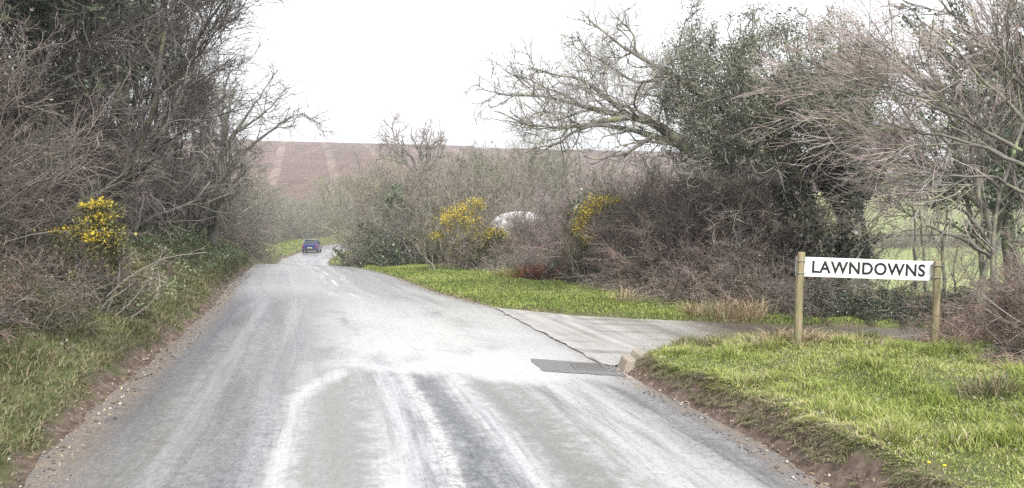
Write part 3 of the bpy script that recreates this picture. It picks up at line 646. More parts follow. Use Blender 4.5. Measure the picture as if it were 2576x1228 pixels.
# right-hand bare tree, its pale twigs streaming up to the left
crR = dict(dens=(4.2, 5.0, 5.5, 5), lens=((.35, .7), (.7, 1.2), (.7, 1.2), (.7, 1.2)), caps=(2.0, 1.2, .75, .42), rmin=(.008, .0055, .004, .0031), ang=(14, 38), wob=(.09, .12, .14, .16), t0=.10, tw=(.03, .03, .02, .02), trop=(-.6, 0, .7))
yR = 9.8; bR = float(at(2500, 800, yR)[0])
limbsR = [
 (A([(2494, 620), (2440, 540), (2370, 495), (2290, 465), (2190, 470)], yR+.2), .030, .0060),
 (A([(2490, 540), (2420, 450), (2330, 415), (2250, 405), (2180, 420)], yR+.5), .030, .0060),
 (A([(2496, 650), (2420, 600), (2340, 570), (2260, 580), (2200, 610)], yR+.6), .028, .0060),
 (A([(2520, 880), (2500, 760), (2494, 640), (2494, 569), (2518, 474), (2560, 360), (2600, 230), (2640, 100)], yR), 0.031, 0.0160),
 (A([(2494, 600), (2470, 500), (2440, 400), (2447, 330), (2400, 250), (2330, 160)], yR+.3), 0.039, 0.0080),
 (A([(2600, 340), (2575, 303), (2518, 237), (2475, 210), (2433, 156), (2376, 95), (2328, 57), (2271, 5)], yR), 0.031, 0.0072),
 (A([(2600, 430), (2520, 390), (2447, 360), (2365, 340), (2281, 330), (2186, 285), (2115, 228), (2060, 210)], yR-.3), 0.028, 0.0056),
 (A([(2570, 380), (2447, 308), (2352, 266), (2281, 228), (2186, 209), (2044, 175)], yR-.1), 0.025, 0.0048),
 (A([(2600, 500), (2485, 440), (2423, 448), (2320, 440), (2250, 440)], yR-.2), 0.025, 0.0056),
 (A([(2600, 240), (2542, 190), (2500, 130), (2450, 60), (2420, -20)], yR+.2), 0.025, 0.0064),
 (A([(2640, 200), (2600, 120), (2560, 40), (2530, -60)], yR), 0.025, 0.0064),
 (A([(2620, 300), (2560, 230), (2470, 120), (2380, 20), (2330, -60)], yR+.5), 0.025, 0.0064),
 (A([(2500, 640), (2440, 590), (2380, 560), (2300, 550), (2230, 500)], yR+.4), 0.023, 0.0048),
 (A([(2500, 560), (2420, 480), (2330, 390), (2260, 360), (2200, 330)], yR+.6), 0.025, 0.0048),
 (A([(2520, 480), (2420, 390), (2340, 320), (2200, 200), (2130, 120)], yR+.9), 0.025, 0.0048),
 (A([(2620, 560), (2560, 500), (2540, 400), (2480, 300), (2400, 180), (2350, 100)], yR+.7), 0.025, 0.0056),
]
limb_tree('bare_tree', 'bare tree at the right edge with pale reddish twigs sweeping up to the left', (bR, yR, h1(bR, yR)), limbsR, 8, 'bark_dark', 'twig_red', crR)
# pale lichen-grey spreading tree on the left, one limb over the road
yL = 26.0; bL = float(at(520, 600, yL)[0])
crL = dict(dens=(2.8, 4.2, 5.0, 5.5), lens=((.3, .6), (.8, 1.2), (.8, 1.2), (.8, 1.3)), caps=(2.2, 1.3, .85, .5), rmin=(.016, .011, .008, .0065), ang=(25, 62), wob=(.2, .24, .28, .3), t0=.12, tw=(.05, .03, .02, .02))
limbsL = [
 (A([(530, 660), (535, 560), (545, 470), (560, 390), (570, 300), (590, 220)], yL), .20, .03),
 (A([(540, 480), (590, 410), (640, 355), (685, 330), (715, 300), (745, 290), (765, 285)], yL), .10, .012),
 (A([(560, 390), (600, 320), (640, 260), (670, 220), (690, 190)], yL), .08, .010),
 (A([(560, 350), (560, 260), (570, 200), (590, 160)], yL+.4), .07, .012),
 (A([(545, 470), (500, 400), (480, 300), (490, 210), (520, 150)], yL+.3), .09, .012),
 (A([(600, 330), (660, 290), (700, 250), (720, 225)], yL-.4), .05, .009),
 (A([(550, 440), (600, 420), (640, 400), (660, 380)], yL-.6), .05, .009),
]
limb_tree('spreading_tree', 'lichen-grey spreading tree at the end of the left thicket, one limb out over the road', (bL, yL, h1(bL, yL)), limbsL, 9, 'bark_limb', 'twig_green', crL)
yT = 16.6; bT = float(at(318, 600, yT)[0])
limbsT = [(A([(322, 760), (320, 560), (318, 360), (316, 180), (318, 60), (320, -120)], yT), .13, .07),
 (A([(318, 330), (370, 270), (430, 215), (480, 190)], yT), .045, .009), (A([(318, 250), (270, 170), (230, 90), (210, 20)], yT), .05, .009),
 (A([(318, 180), (370, 100), (420, 30), (450, -20)], yT), .05, .009), (A([(318, 420), (260, 330), (190, 300), (140, 300)], yT-.4), .05, .008),
 (A([(318, 520), (370, 430), (440, 380), (500, 370)], yT-.3), .05, .009), (A([(318, 420), (400, 340), (450, 260), (480, 150)], yT+.2), .05, .009)]
limb_tree('tall_straight_tree', "tall tree with one straight pale trunk running out of the picture's top at left", (bT, yT, h1(bT, yT)), limbsT, 10, 'bark_grey', 'twig_brown', dict(crL, dens=(2.2, 3.2, 4.0, 4.5)))
# round-headed bare tree in the middle distance
yM = 58.0; bM = float(at(1050, 600, yM)[0])
limbsM = [(A([(1052, 620), (1050, 540), (1050, 470), (1050, 437)], yM), .26, .17),
 (A([(1050, 440), (1020, 410), (1000, 385), (975, 365), (950, 360), (925, 372)], yM), .13, .02),
 (A([(1050, 440), (1040, 400), (1010, 370), (990, 340), (985, 320)], yM+.8), .12, .02),
 (A([(1050, 438), (1060, 405), (1050, 370), (1035, 345), (1035, 318)], yM-.8), .11, .02),
 (A([(1050, 438), (1075, 410), (1085, 380), (1070, 350), (1080, 325)], yM), .12, .02),
 (A([(1052, 440), (1085, 420), (1100, 395), (1105, 370), (1112, 350)], yM+.5), .11, .02),
 (A([(1020, 410), (975, 400), (950, 400), (925, 405)], yM-.5), .07, .015)]
limb_tree('round_headed_tree', 'bare tan tree with a rounded open crown standing against the sky left of centre', (bM, yM, h1(bM, yM)), limbsM, 12, 'bark_limb', 'twig_red', dict(dens=(2.0, 2.8, 3.2, 3.4), lens=((.3, .7), (.7, 1.2), (.7, 1.2), (.7, 1.2)), caps=(2.4, 1.6, 1.1, .7), rmin=(.035, .024, .018, .014), ang=(22, 55), wob=(.2, .24, .26, .28), t0=.1, tw=(.05, .03, .02, .02)))

# ---- right side hedges
def run(name, label, path, rows, step, keys, rng, sc, zs, cols, cat='hedge'):
    P = np.array(path, float); s = np.r_[0, np.cumsum(np.hypot(*np.diff(P, axis=0).T))]; sp = []
    for q, off in enumerate(rows):
        for d in np.arange(0, s[-1], step):
            d = d+rng.uniform(-.35, .35)*step; x = np.interp(d, s, P[:, 0]); y = np.interp(d, s, P[:, 1])
            j = min(max(np.searchsorted(s, d)-1, 0), len(P)-2); tn = (P[j+1]-P[j])/np.hypot(*(P[j+1]-P[j])); nx, ny = -tn[1], tn[0]
            o_ = off+rng.uniform(-.25, .25); kk = keys[q % len(keys)]
            sp.append((x+nx*o_, y+ny*o_, kk[rng.integers(len(kk))], rng.uniform(*sc)*(1+.08*q), rng.uniform(*zs), jit(rng, cols[rng.integers(len(cols))])))
    return hedge(name, label, cat, sp, rng)
HF = [gz(px, py, .27)[:2] for px, py in ((1850, 789), (1700, 762), (1500, 724), (1300, 690), (1150, 668), (1000, 657), (905, 650))]
HF = [(4.5, 16.1), (3.35, 16.9)]+[tuple(map(float, p)) for p in HF[2:]]
run('bramble_hedge', 'brown bramble hedge behind the green verge, right of the rust-red dead bracken', [(5.2, 16.0)]+HF[0:3], (-.85, -1.6), .62, (('bramble_a', 'bramble_b', 'bramble_a'), ('bramble_a', 'shrub_a')), rng0, (.55, .8), (.7, .95), (BRN, RED, DRK))
run('bramble_hedge', 'low brown bramble hedge behind the far green verge below the central gorse bush', HF[2:], (-.8, -1.6), .72, (('bramble_a', 'bramble_b', 'bramble_a', 'ivy_bush'), ('bramble_b', 'bramble_a')), rng0, (.6, .85), (.75, 1.0), (RED, BRN, GRY))
run('brown_thicket', 'tall dull brown thicket of bare shrubs between the right gorse bush and the leaning tree', [(5.3, 17.8), (4.4, 18.2), (3.6, 20), (2.8, 22.5)], (-.4, -1.5, -2.7), .9, (('thicket', 'thicket', 'shrub_a'), ('thicket', 'shrub_a'), ('thicket', 'shrub_c')), rng0, (1.0, 1.3), (.9, 1.1), (BRN, RED, DRK))
run('scrub_belt', 'grey green scrub belt rising behind the two gorse bushes in the middle of the picture', [(4.0, 30), (0, 36), (-5, 40)], (0, -3, -6), 1.5, (('shrub_b', 'shrub_a'), ('shrub_c', 'shrub_b', 'shrub_a'), ('shrub_b', 'shrub_c')), rng0, (1.3, 1.8), (.85, 1.1), (GRY, OLV, BRN))
run('scrub_belt', 'tall grey brown scrub behind the hedge end, left of the central gorse bush', [(-3.2, 36), (-5.8, 42), (-8, 50)], (-1, -3.5, -6), 1.6, (('shrub_c', 'thicket'), ('thicket', 'shrub_b'), ('shrub_b', 'shrub_c')), rng0, (1.5, 2.0), (1.0, 1.25), (GRY, OLV, BRN))
run('scrub_belt', 'tall brown scrub under the long bare limbs, right of the right gorse bush', [(9, 30), (6, 33), (3, 36)], (0, -3), 1.6, (('thicket', 'shrub_a'), ('shrub_b', 'thicket')), rng0, (1.5, 1.9), (.95, 1.15), (BRN, RED, GRY))
run('reddish_scrub', 'reddish brown scrub between the two gorse bushes, right of the white curved roof', [(3.2, 25), (1.0, 28), (-.8, 30)], (0, -1.4), 1.1, (('bramble_b', 'bramble_b'), ('shrub_a', 'bramble_b')), rng0, (1.0, 1.25), (.85, 1.05), (RED, BRN))
run('bramble_hedge', 'twiggy brown bramble mound in front of the white curved roof', [(1.3, 30), (-.4, 31)], (0, -.9), .8, (('bramble_b', 'thicket'),), rng0, (.8, 1.0), (.85, 1.0), (RED, BRN))
run('roadside_hedge', 'dark ivied hedge end at the right of the crest, hiding the road bend', [(-4.9, 32.0), (-6.1, 36.5), (-7.3, 41), (-8.2, 46)], (-.5, -1.9), 1.1, (('ivy_bush', 'shrub_c', 'bramble_a'), ('shrub_c', 'shrub_b')), rng0, (1.0, 1.4), (.95, 1.2), (OLV, GRY, DRK))
run('lane_hedge', 'low dark leafy hedge behind the sign on the far side of the side lane', [(14, 15.4), (9, 15.9), (6.5, 15.9), (4.9, 16.1)], (-.1, -.85), .62, (('ivy_bush', 'bramble_a', 'ivy_bush'), ('bramble_a', 'ivy_bush')), rng0, (.5, .68), (.75, .95), (DRK, (.9, .9, .8), BRN))
run('twiggy_hedge', 'reddish twiggy hedge at the right edge beside the right-hand sign post', [(6.4, 10.8), (5.95, 9.7), (5.75, 8.7), (5.75, 7.6), (6.3, 6.8)], (0, .8), .36, (('bramble_b', 'bramble_a'), ('shrub_a', 'bramble_b')), rng0, (.5, .66), (.85, 1.15), (RED, BRN, RED))
run('distant_hedgerow', 'grey hedgerow crossing the pale green pasture beyond the sign', [(70, 84), (50, 78), (34, 74), (22, 72)], (0,), 1.5, (('shrub_b', 'shrub_a'),), rng0, (.8, 1.1), (.6, .8), (GRY, BRN))

BT = [  # px, depth, key, scale, colour, label
 (945, 44, 'sallow', 1.15, OLV, 'olive grey bushy tree over the hedge end at the right of the crest'),
 (985, 52, 'oak', 1.15, GRY, 'pale bare tree left of the round-headed tree'),
 (990, 47, 'thorn', 1.05, GRY, 'grey thorn tree behind the ivy-wrapped stump'),
 (915, 58, 'oak', 1.25, OLV, 'olive bare tree at the bend, leftmost of the trees right of the road'),
 (965, 56, 'thorn', 1.6, BRN, 'tan bare tree close on the left of the round-headed tree, its top at the skyline'),
 (1150, 50, 'thorn', 1.25, BRN, 'brown bare tree between the round-headed tree and the dark evergreens'),
 (1110, 46, 'sallow', 1.15, OLV, 'grey green bushy tree below and right of the round-headed tree'),
 (1285, 60, 'evergreen', 1.3, (.6, .72, .66), 'dark evergreen tree with a rounded top right of the round-headed tree'),
 (1262, 56, 'evergreen', 1.15, (.6, .7, .64), 'lower dark evergreen just right of the rounded evergreen top'),
 (1300, 43, 'sallow', 1.12, OLV, 'olive green bare tree behind the white curved roof'),
 (1390, 41, 'sallow', 1.05, OLV, 'olive green bare tree between the white curved roof and the right gorse bush'),
 (1460, 48, 'thorn', 1.25, BRN, 'brown bare tree behind the white cottage wall'),
 (1560, 40, 'thorn', 1.1, BRN, 'brown bare tree above the right gorse bush under the long limbs'),
 (1660, 34, 'thorn', 1.0, GRY, 'grey bare tree rising from the brown thicket under the leaning limb'),
 (1760, 27, 'thorn', .95, BRN, 'brown bare tree inside the tall thicket left of the leaning tree'),
 (1880, 23, 'thorn', .85, BRN, 'twiggy brown tree close against the leaning tree on its left'),
 (2236, 44, 'sallow', .92, OLV, 'soft grey green tree in the pasture seen right of the ivied trunk'),
 (2420, 30, 'thorn', .8, OLV, 'small green-tinged thorn tree behind the right-hand sign post'),
 (2540, 24, 'thorn', 1.1, GRY, 'grey bare tree at the right edge behind the twiggy hedge'),
 (2480, 15, 'ivied', .72, (.9, .95, .8), 'short ivied tree behind the right-hand sign post under the sweeping twigs'),
 (2560, 15.5, 'ivied', 1.0, (.8, .9, .8), 'dark ivied tree at the right picture edge behind the pale sweeping twigs'),
 (2330, 24, 'thorn', .9, BRN, 'brown bare tree behind the sign board'),
]
for k_, (px, y, key, sc, col, lab) in enumerate(BT):
    p = at(px, 600, y); plant({'evergreen': 'evergreen_tree', 'ivied': 'ivy_clad_tree'}.get(key, 'bare_tree'), key, float(p[0]), y, lab, 'tree', sc*(1.22 if px > 1250 else .95 if px < 1180 else 1.2), rz=k_*2.1+.4, color=jit(rng0, col, .05))
# trees filling the valley beyond the car, and the dark wood edge on the right skyline
VT = [(655, 88, 1.1, 'sallow'), (700, 96, 1.0, 'oak'), (668, 112, 1.35, 'oak'), (725, 118, 1.0, 'sallow'), (760, 128, 1.0, 'thorn'), (795, 136, 1.0, 'sallow'), (840, 128, 1.25, 'oak'), (845, 122, 1.2, 'sallow'), (955, 100, 1.3, 'thorn'), (975, 92, 1.3, 'oak'), (690, 140, 1.2, 'thorn'), (735, 150, 1.1, 'oak'), (780, 158, 1.1, 'oak'), (825, 152, 1.3, 'sallow'), (870, 140, 1.4, 'oak'), (640, 76, 1.1, 'oak'), (960, 82, 1.25, 'oak'), (1010, 90, 1.2, 'thorn')]
for k_, (px, y, sc, key) in enumerate(VT):
    p = at(px, 600, y); plant('valley_tree', key, float(p[0]), y, 'bare pale grey tree in the valley between the road bend and ploughed hill', 'tree', sc*1.05, rz=k_*1.3, color=jit(rng0, ((.85, .82, .78), (.74, .76, .66), (.85, .76, .72))[k_ % 3], .08), group='bare trees in the valley beyond the car')
run('valley_scrub', 'dark scrub along the outside of the road bend beyond the blue car', [(-32, 100), (-31, 122), (-26, 140), (-14, 154)], (0, 3.0), 2.2, (('shrub_b', 'shrub_c'), ('shrub_c', 'shrub_a')), rng0, (1.5, 2.1), (.8, 1.1), (DRK, OLV, GRY))
for k_ in range(26):
    px = 1420+k_*49+rng0.uniform(-15, 15); y = 168+rng0.uniform(-8, 8); p = at(px, 600, y)
    plant('wood_edge_tree', 'evergreen' if k_ % 3 else 'thorn', float(p[0]), y, 'dark tree in the wood edge on the right skyline above the pale pasture', 'tree', rng0.uniform(1.0, 1.35), rz=k_, color=jit(rng0, (.8, .8, .8), .1), group='trees of the wood edge on the right skyline')
# hedge along the top of the ploughed hill
hs_ = []
for x in np.arange(-150, 190, 3.6): hs_.append((x, 372+rng0.uniform(-2, 2), ('shrub_b', 'shrub_a')[rng0.integers(2)], rng0.uniform(1.3, 1.8), .55, jit(rng0, GRY)))
hedge('skyline_hedge', 'thin grey hedge along the top of the red ploughed hill', 'hedge', hs_, rng0)

# ---- ivy-wrapped stump and ivied shrubs
def ivy_column(label, px, y, top_py, rad, n, seed, col=(1, 1, 1)):
    rng = np.random.default_rng(seed); p = at(px, top_py, y); x = float(p[0]); z0 = h1(x, y); hgt_ = float(p[2])-z0
    e = tag(empty('ivy_wrapped_stump', (x, y, z0-.05)), label, 'tree stump')
    P, Rr = grow(np.zeros((1, 3)), np.array([[.03, 0, 1.]]), np.array([hgt_*.95]), np.array([.22]), np.array([.12]), 10, .08, rng)
    B_, Rb = spawn(P, Rr, 3, rng, t0=.4, ang=(30, 80), ln=(.12, .3), K=4)
    link('trunk', tube_mesh('stump_trunk', [(P, Rr, 8), (B_, Rb, 4)], M['bark_dark']), e)
    t_ = rng.uniform(0, 1, n)**.8*10; k = np.minimum(t_.astype(int), 9); c_ = P[0][k]+(P[0][k+1]-P[0][k])*(t_-k)[:, None]
    b = 1+1.0*vnoise(c_[:, 2], c_[:, 0], .6, seed)+.5*np.sin(t_/10*3.1)
    o = link('ivy', leaves('stump_ivy', c_+unit_rand(rng, n)*(rad*b*rng.uniform(.5, 1.1, n))[:, None], .11, M['ivy'], rng, .8, droop=(0, 0, -.5)), e); o.color = (*col, 1)
ivy_column('ivy-wrapped stump with glossy green leaves left of the central gorse bush', 972, 38, 462, .55, 5200, 3, (1.3, 1.4, 1.2))
ivy_column('short ivied stump with pale leaf glints right behind the right gorse bush', 1478, 27.5, 478, .5, 3600, 4, (1.5, 1.6, 1.5))
ivy_column('broad ivy mass hanging beside the wrapped stump above the road crest', 1012, 36, 520, .8, 5200, 6, (1.1, 1.3, 1.0))

# ---- gorse
def gorse(label, px, y, top_py, w, seed, clusters, nfl, parts_h=None, n=34, nsp=9000, tint=1.0):
    rng = np.random.default_rng(seed); x = float(at(px, 600, y)[0]); z0 = h1(x, y); hh = max(float(at(px, top_py, y)[2])-z0, .6)
    e = tag(empty('gorse_bush', (x, y, z0-.05)), label, 'bush')
    st = np.stack([rng.uniform(-w, w, n)*.7, rng.uniform(-.5, .5, n)*w, np.full(n, 0.)], 1)
    di = np.stack([st[:, 0]/w*.7+rng.normal(size=n)*.3, rng.normal(size=n)*.4, np.ones(n)], 1)
    P, Rr = grow(st, di, hh*rng.uniform(.5, .95, n), np.full(n, .018), np.full(n, .006), 8, .16, rng)
    lv = crown((P, Rr), rng, dens=(4, 6), lens=((.25, .5), (.3, .6)), caps=(.8, .35), rmin=(.006, .005), t0=.1, ang=(20, 55), wob=(.15, .15), K=(5, 4), tw=(.12, .08))
    link('stems', tube_mesh('gorse_stems', [(P, Rr, 4), (*lv[0], 3), (*lv[1], 3)], M['twig_brown']), e).color = (tint, tint, tint, 1)
    src = np.concatenate([lv[0][0][:, 1:5], lv[1][0][:, 1:5]]); pp = pts_on(src, nsp, rng, .03)
    link('spines', leaves('gorse_spines', pp, .06, M['gorse'], rng, .25, droop=(0, 0, .6)), e)
    F_ = []
    for (cx, cy, rx, ry, dens) in clusters:
        m_ = int(nfl*dens*1.5); c0 = at(cx, cy, y-.35*w)-np.array([x, y, z0-.05]); sc = y/F
        q = rng.normal(size=(m_, 3))*np.array([rx*sc*.7, .2*w, ry*sc*.7]); F_.append(c0+q)
    F_ = np.concatenate(F_); s_ = .022+.0009*y
    link('flowers', leaves('gorse_flowers', F_, s_, M['flower'], rng, 1.0), e)
    # sprigs that carry the flower heads
    idx = rng.choice(len(F_), min(160 if y > 15 else 34, len(F_)), replace=False); a0 = F_[idx]-np.stack([rng.normal(size=len(idx))*.14, rng.normal(size=len(idx))*.05-.12, rng.uniform(.08, .3, len(idx))], 1)
    S, Sr = grow(a0, F_[idx]-a0, np.linalg.norm(F_[idx]-a0, axis=1), np.full(len(idx), .008), np.full(len(idx), .004), 3, .05, rng)
    V_, Q_ = tubes([(S, Sr, 3)]); link('sprigs', tube_mesh('gorse_sprigs', [(S, Sr*(1 if y > 15 else .5), 3)], M['twig_green']), e).color = (tint, tint, tint*.9, 1)
    link('sprig_spines', leaves('gorse_sprig_spines', pts_on(S, 2500, rng, .04), .06, M['gorse'], rng, .25), e)
gorse('gorse bush with loose yellow flower sprays on the left bank', 215, 10.0, 520, .5, 1, [(255, 511, 14, 9, .9), (216, 520, 8, 5, .35), (262, 543, 14, 10, .9), (222, 553, 12, 8, .3), (150, 582, 26, 5, .3), (185, 575, 16, 7, .35), (262, 590, 26, 16, 1.3), (240, 605, 16, 6, .5), (210, 590, 22, 8, .4), (243, 575, 10, 20, .2)], 110, n=6, nsp=1500, tint=.5)
gorse('broad gorse bush with yellow flowers along its top in the middle of the far hedge', 1150, 27.5, 530, 1.5, 2, [(1202, 511, 14, 10, 1.2), (1165, 522, 14, 12, 1.0), (1135, 535, 22, 10, 1.1), (1118, 552, 10, 10, .7), (1160, 545, 26, 14, 1.2), (1190, 555, 20, 20, .9), (1100, 592, 13, 8, .7), (1175, 575, 26, 20, .5), (1130, 570, 30, 16, .4)], 150)
gorse('small gorse clump with a few yellow flowers just left of the white curved roof', 1240, 27.0, 575, .8, 3, [(1226, 595, 9, 14, 1.2), (1240, 583, 12, 9, .8), (1262, 588, 9, 12, .6)], 110, n=20)
gorse('gorse bush with a diagonal band of yellow flowers beside the tall brown thicket', 1500, 20.9, 500, .9, 4, [(1540, 503, 20, 8, 1.1), (1510, 508, 26, 14, 1.4), (1490, 522, 18, 14, 1.2), (1470, 540, 16, 16, 1.1), (1460, 562, 12, 18, 1.0), (1448, 575, 10, 12, .6), (1474, 598, 12, 14, 1.0), (1475, 602, 8, 10, .5)], 130)

# ---- grass and dead plants
def scatter(n, x0, x1, y0, y1, rng): return rng.uniform(x0, x1, n), rng.uniform(y0, y1, n)
def ground_pts(x, y): return np.stack([x, y, hgt(x, y)-.01], 1)
rg = np.random.default_rng(4)
x, y = scatter(560000, 1.2, 9.6, 2.6, 13.2, rg); l_, i_, f_ = sides(x, y)
vis = np.abs(x/y) < 1.25; ed = i_+.07*vnoise(x, y, .25, 41)
dens = smooth(.26, .36, ed)*np.clip(1.25-y*.055, .35, 1)*(1-.8*smooth(10.9, 11.5, y)*smooth(5, 6, x))*(1-.75*smooth(5.4, 6.2, x-.25*(9-y))*(y > 6.5))
k = vis & (rg.uniform(0, 1, len(x)) < dens)
x, y, ed = x[k], y[k], ed[k]; n_ = len(x)
tf = vnoise(x, y, .35, 42)+.6*vnoise(x, y, .13, 43); dry = vnoise(x, y, .9, 44)
tint = np.clip(rg.uniform(0, .75, n_)+dry*.55+.12+(rg.uniform(0, 1, n_) < .05+.25*(ed < .5))*.5, 0, 1)
tag(link('verge_grass', blades('verge_grass', ground_pts(x, y), .07*(.85+1.3*np.clip(tf, -.3, .6)+1.2*smooth(.22, .42, tf)), .0055+.0004*y, M['grass'], rg, .55, tint, dirs=np.stack([-.6*(ed < .45), 0*x, -.35*(ed < .45)], 1))), 'bright green grass on the near right verge in front of the sign', 'grass', kind='stuff')
x, y = scatter(420000, -12, 7.5, 14.6, 34, rg); l_, i_, f_ = sides(x, y)
lim = np.interp(x, [p[0] for p in HF[::-1]]+[5, 8], [p[1] for p in HF[::-1]]+[16.2, 16.1])
k = (f_ > .10+.12*vnoise(x, y, .4, 45)) & (y < lim+.5) & (rg.uniform(0, 1, len(x)) < np.clip(1.6-y*.035, .3, 1))
x, y = x[k], y[k]; n_ = len(x); tf = vnoise(x, y, .5, 46)
tint = np.clip(rg.uniform(0, .8, n_)+vnoise(x, y, 1.2, 47)*.4, 0, 1)
tag(link('far_verge_grass', blades('far_verge_grass', ground_pts(x, y), .075*(1+.8*tf), .008+.0006*y, M['grass'], rg, .6, tint)), 'bright green grass strip on the far right verge under the bramble hedge', 'grass', kind='stuff')
x, y = scatter(680000, -15, -1.8, 2.6, 33, rg); l_, i_, f_ = sides(x, y)
ed = l_+.25*vnoise(x, y, .45, 48)+.12*vnoise(x, y, .16, 49)
k = (ed > .22) & (l_ < 2.6) & (rg.uniform(0, 1, len(x)) < np.clip(1.8-y*.045, .3, 1)*(.55+.9*smooth(-.3, .2, vnoise(x, y, .5, 50)))) & (np.abs(x/y) < 1.3)
x, y, l2 = x[k], y[k], l_[k]; n_ = len(x)
far_g = smooth(17, 22, y)
tint = np.clip(rg.uniform(0, 1, n_)*.75+.35*(vnoise(x, y, .8, 51)+.2)-.15*far_g, 0, 1)
tag(link('bank_grass', blades('bank_grass', ground_pts(x, y), .13*(1+.9*vnoise(x, y, .4, 52)), .0045+.0006*y, M['grass_dull'], rg, .7, tint, dirs=np.stack([.2+0*x, -.05+0*x, -.05+0*x], 1), curl=.5)), 'dull green and straw grass on the sloping left bank', 'grass', kind='stuff')
x, y = scatter(60000, 1.9, 9, 10.6, 12.9, rg); l_, i_, f_ = sides(x, y)
k = (i_ > .22) & (i_ < 1.25) & (y > 11.0) & (x > 2.4) & (rg.uniform(0, 1, len(x)) < .42*(.6+vnoise(x, y, .4, 73)*1.6)); x, y = x[k], y[k]
tag(link('lane_edge_grass', blades('lane_edge_grass', ground_pts(x, y), .26, .008, M['grass_dull'], rg, .6, np.clip(rg.uniform(0, 1, len(x))*.9+.1, 0, 1), curl=.7)), 'long half-dead grass along the back of the near verge beside the lane', 'grass', kind='stuff')
# weeds and ivy trailing in the left bank
x, y = scatter(26000, -9, -3, 5, 18, rg); l_, _, _ = sides(x, y)
k = (l_ > .5) & (l_ < 3) & (vnoise(x, y, .7, 54) > .02); x, y = x[k], y[k]
P_ = ground_pts(x, y); P_[:, 2] += rg.uniform(.0, .10, len(x))
tag(link('bank_weeds', leaves('bank_weeds', P_, .035, M['leaf_dull'], rg, .8)), 'small weeds and fallen leaves among the left bank grass', 'ground cover', kind='stuff')
x, y = scatter(60000, -13, -3.6, 10.5, 30, rg); l_, _, _ = sides(x, y)
k = (l_ > .45+.3*vnoise(x, y, .6, 55)) & (l_ < 2.6) & (vnoise(x, y, .9, 56) > -.22); x, y = x[k], y[k]
P_ = ground_pts(x, y); P_[:, 2] += rg.uniform(.0, .26, len(x))*(1+vnoise(x, y, .5, 57))
tag(link('bank_ground_cover', leaves('bank_ground_cover', P_, .055, M['cover'], rg, .75)), 'pale grey green leafy cover on the left bank below the tall thicket', 'ground cover', kind='stuff')
# grass beyond the crest
x, y = scatter(60000, -30, -12, 60, 125, rg); l_, i_, f_ = sides(x, y)
k = ((l_ > .2) & (l_ < 4)) | ((f_ > .2) & (f_ < 4)); x, y = x[k], y[k]
tag(link('dip_verge_grass', blades('dip_verge_grass', ground_pts(x, y), .16, .05, M['grass'], rg, .6)), 'green grass on both verges of the road beyond the crest', 'grass', kind='stuff')
# litter of straw and grit along both soil edges
x, y = scatter(60000, -9, 3.5, 4.5, 22, rg); l_, i_, f_ = sides(x, y)
k = ((np.abs(l_-.12) < .28) & (rg.uniform(0, 1, len(x)) < .35)) | ((np.abs(i_-.10) < .22) & (rg.uniform(0, 1, len(x)) < .4)) | ((np.abs(f_-.05) < .2) & (rg.uniform(0, 1, len(x)) < .4)); x, y = x[k], y[k]
P_ = ground_pts(x, y); P_[:, 2] = np.maximum(P_[:, 2]+.012, ZR(y)+.03)
tag(link('edge_litter', leaves('edge_litter', P_, .04, M['straw'], rg, .22, tint=rg.uniform(0, .8, len(x)))), 'straw, twigs and grit littering the soil edges of the road', 'litter', kind='stuff')

def tuft(name, label, cat, x, y, n, ln, m_, seed, rad=.12, lean=.7, curl=.7, wd=.007, group=None):
    rng = np.random.default_rng(seed); z0 = h1(x, y)
    q = rng.normal(size=(n, 2))*rad; pp = np.stack([q[:, 0], q[:, 1], hgt(q[:, 0]+x, q[:, 1]+y)-z0-.01], 1)
    d = np.stack([q[:, 0]/rad*.35, q[:, 1]/rad*.35, np.zeros(n)], 1)
    o = link(name, blades(name, pp, ln, wd, M[m_], rng, lean, dirs=d, curl=curl)); o.location = (x, y, z0); tag(o, label, cat, group); return o
def gp(px, py, off): p = gz(px, py, off); return float(p[0]), float(p[1])
for k_, (xx, yy, n, ln, lab, rd) in enumerate([(3.5, 10.0, 700, .30, 'heap of dead straw grass around the foot of the left sign post', .24), (4.2, 15.3, 260, .5, 'tall pale dead grass clump at the hedge foot left of the sign', .22), (3.6, 15.6, 260, .45, 'pinkish straw tuft at the end of the far verge beside the lane', .16),
      (4.6, 15.5, 380, .65, 'upright bleached grass stems just left of the left sign post behind the lane', .2), (4.15, 9.9, 350, .2, 'flattened dead stems between the two sign posts', .3), (2.4, 16.9, 160, .5, 'small straw tuft against the bramble hedge above the far verge', .12)]):
    tuft('dead_grass_tuft', lab, 'dead grass', xx, yy, n, ln, 'straw', 20+k_, rd, lean=.5, curl=.75, wd=.009)
tuft('grass_tussock', 'long yellow-green drooping tussock on the near verge toward the right edge', 'grass tussock', 4.05, 6.7, 260, .30, 'grass_dull', 31, .11, lean=.7, curl=.9, wd=.008)
tuft('grass_tussock', 'green tussock at the left tip of the near verge by the lane mouth', 'grass tussock', 2.55, 11.6, 300, .2, 'grass', 32, .16, wd=.009)
tuft('grass_tussock', 'shaggy green tussock at the back of the far verge left of the rust-red bracken', 'grass tussock', *gp(1300, 694, .25), 600, .42, 'grass', 33, .45, wd=.016)
tuft('rust_bracken', 'rust-red dead bracken at the foot of the bramble hedge', 'bracken', *gp(1385, 700, .25), 1500, .62, 'rust', 34, .42, lean=.9, curl=.8, wd=.022)
tuft('dead_bracken', 'pinkish brown dead bracken slumped against the left bank thicket', 'bracken', -6.25, 13.6, 420, .32, 'straw', 36, .22, lean=.9, curl=.9, wd=.016)
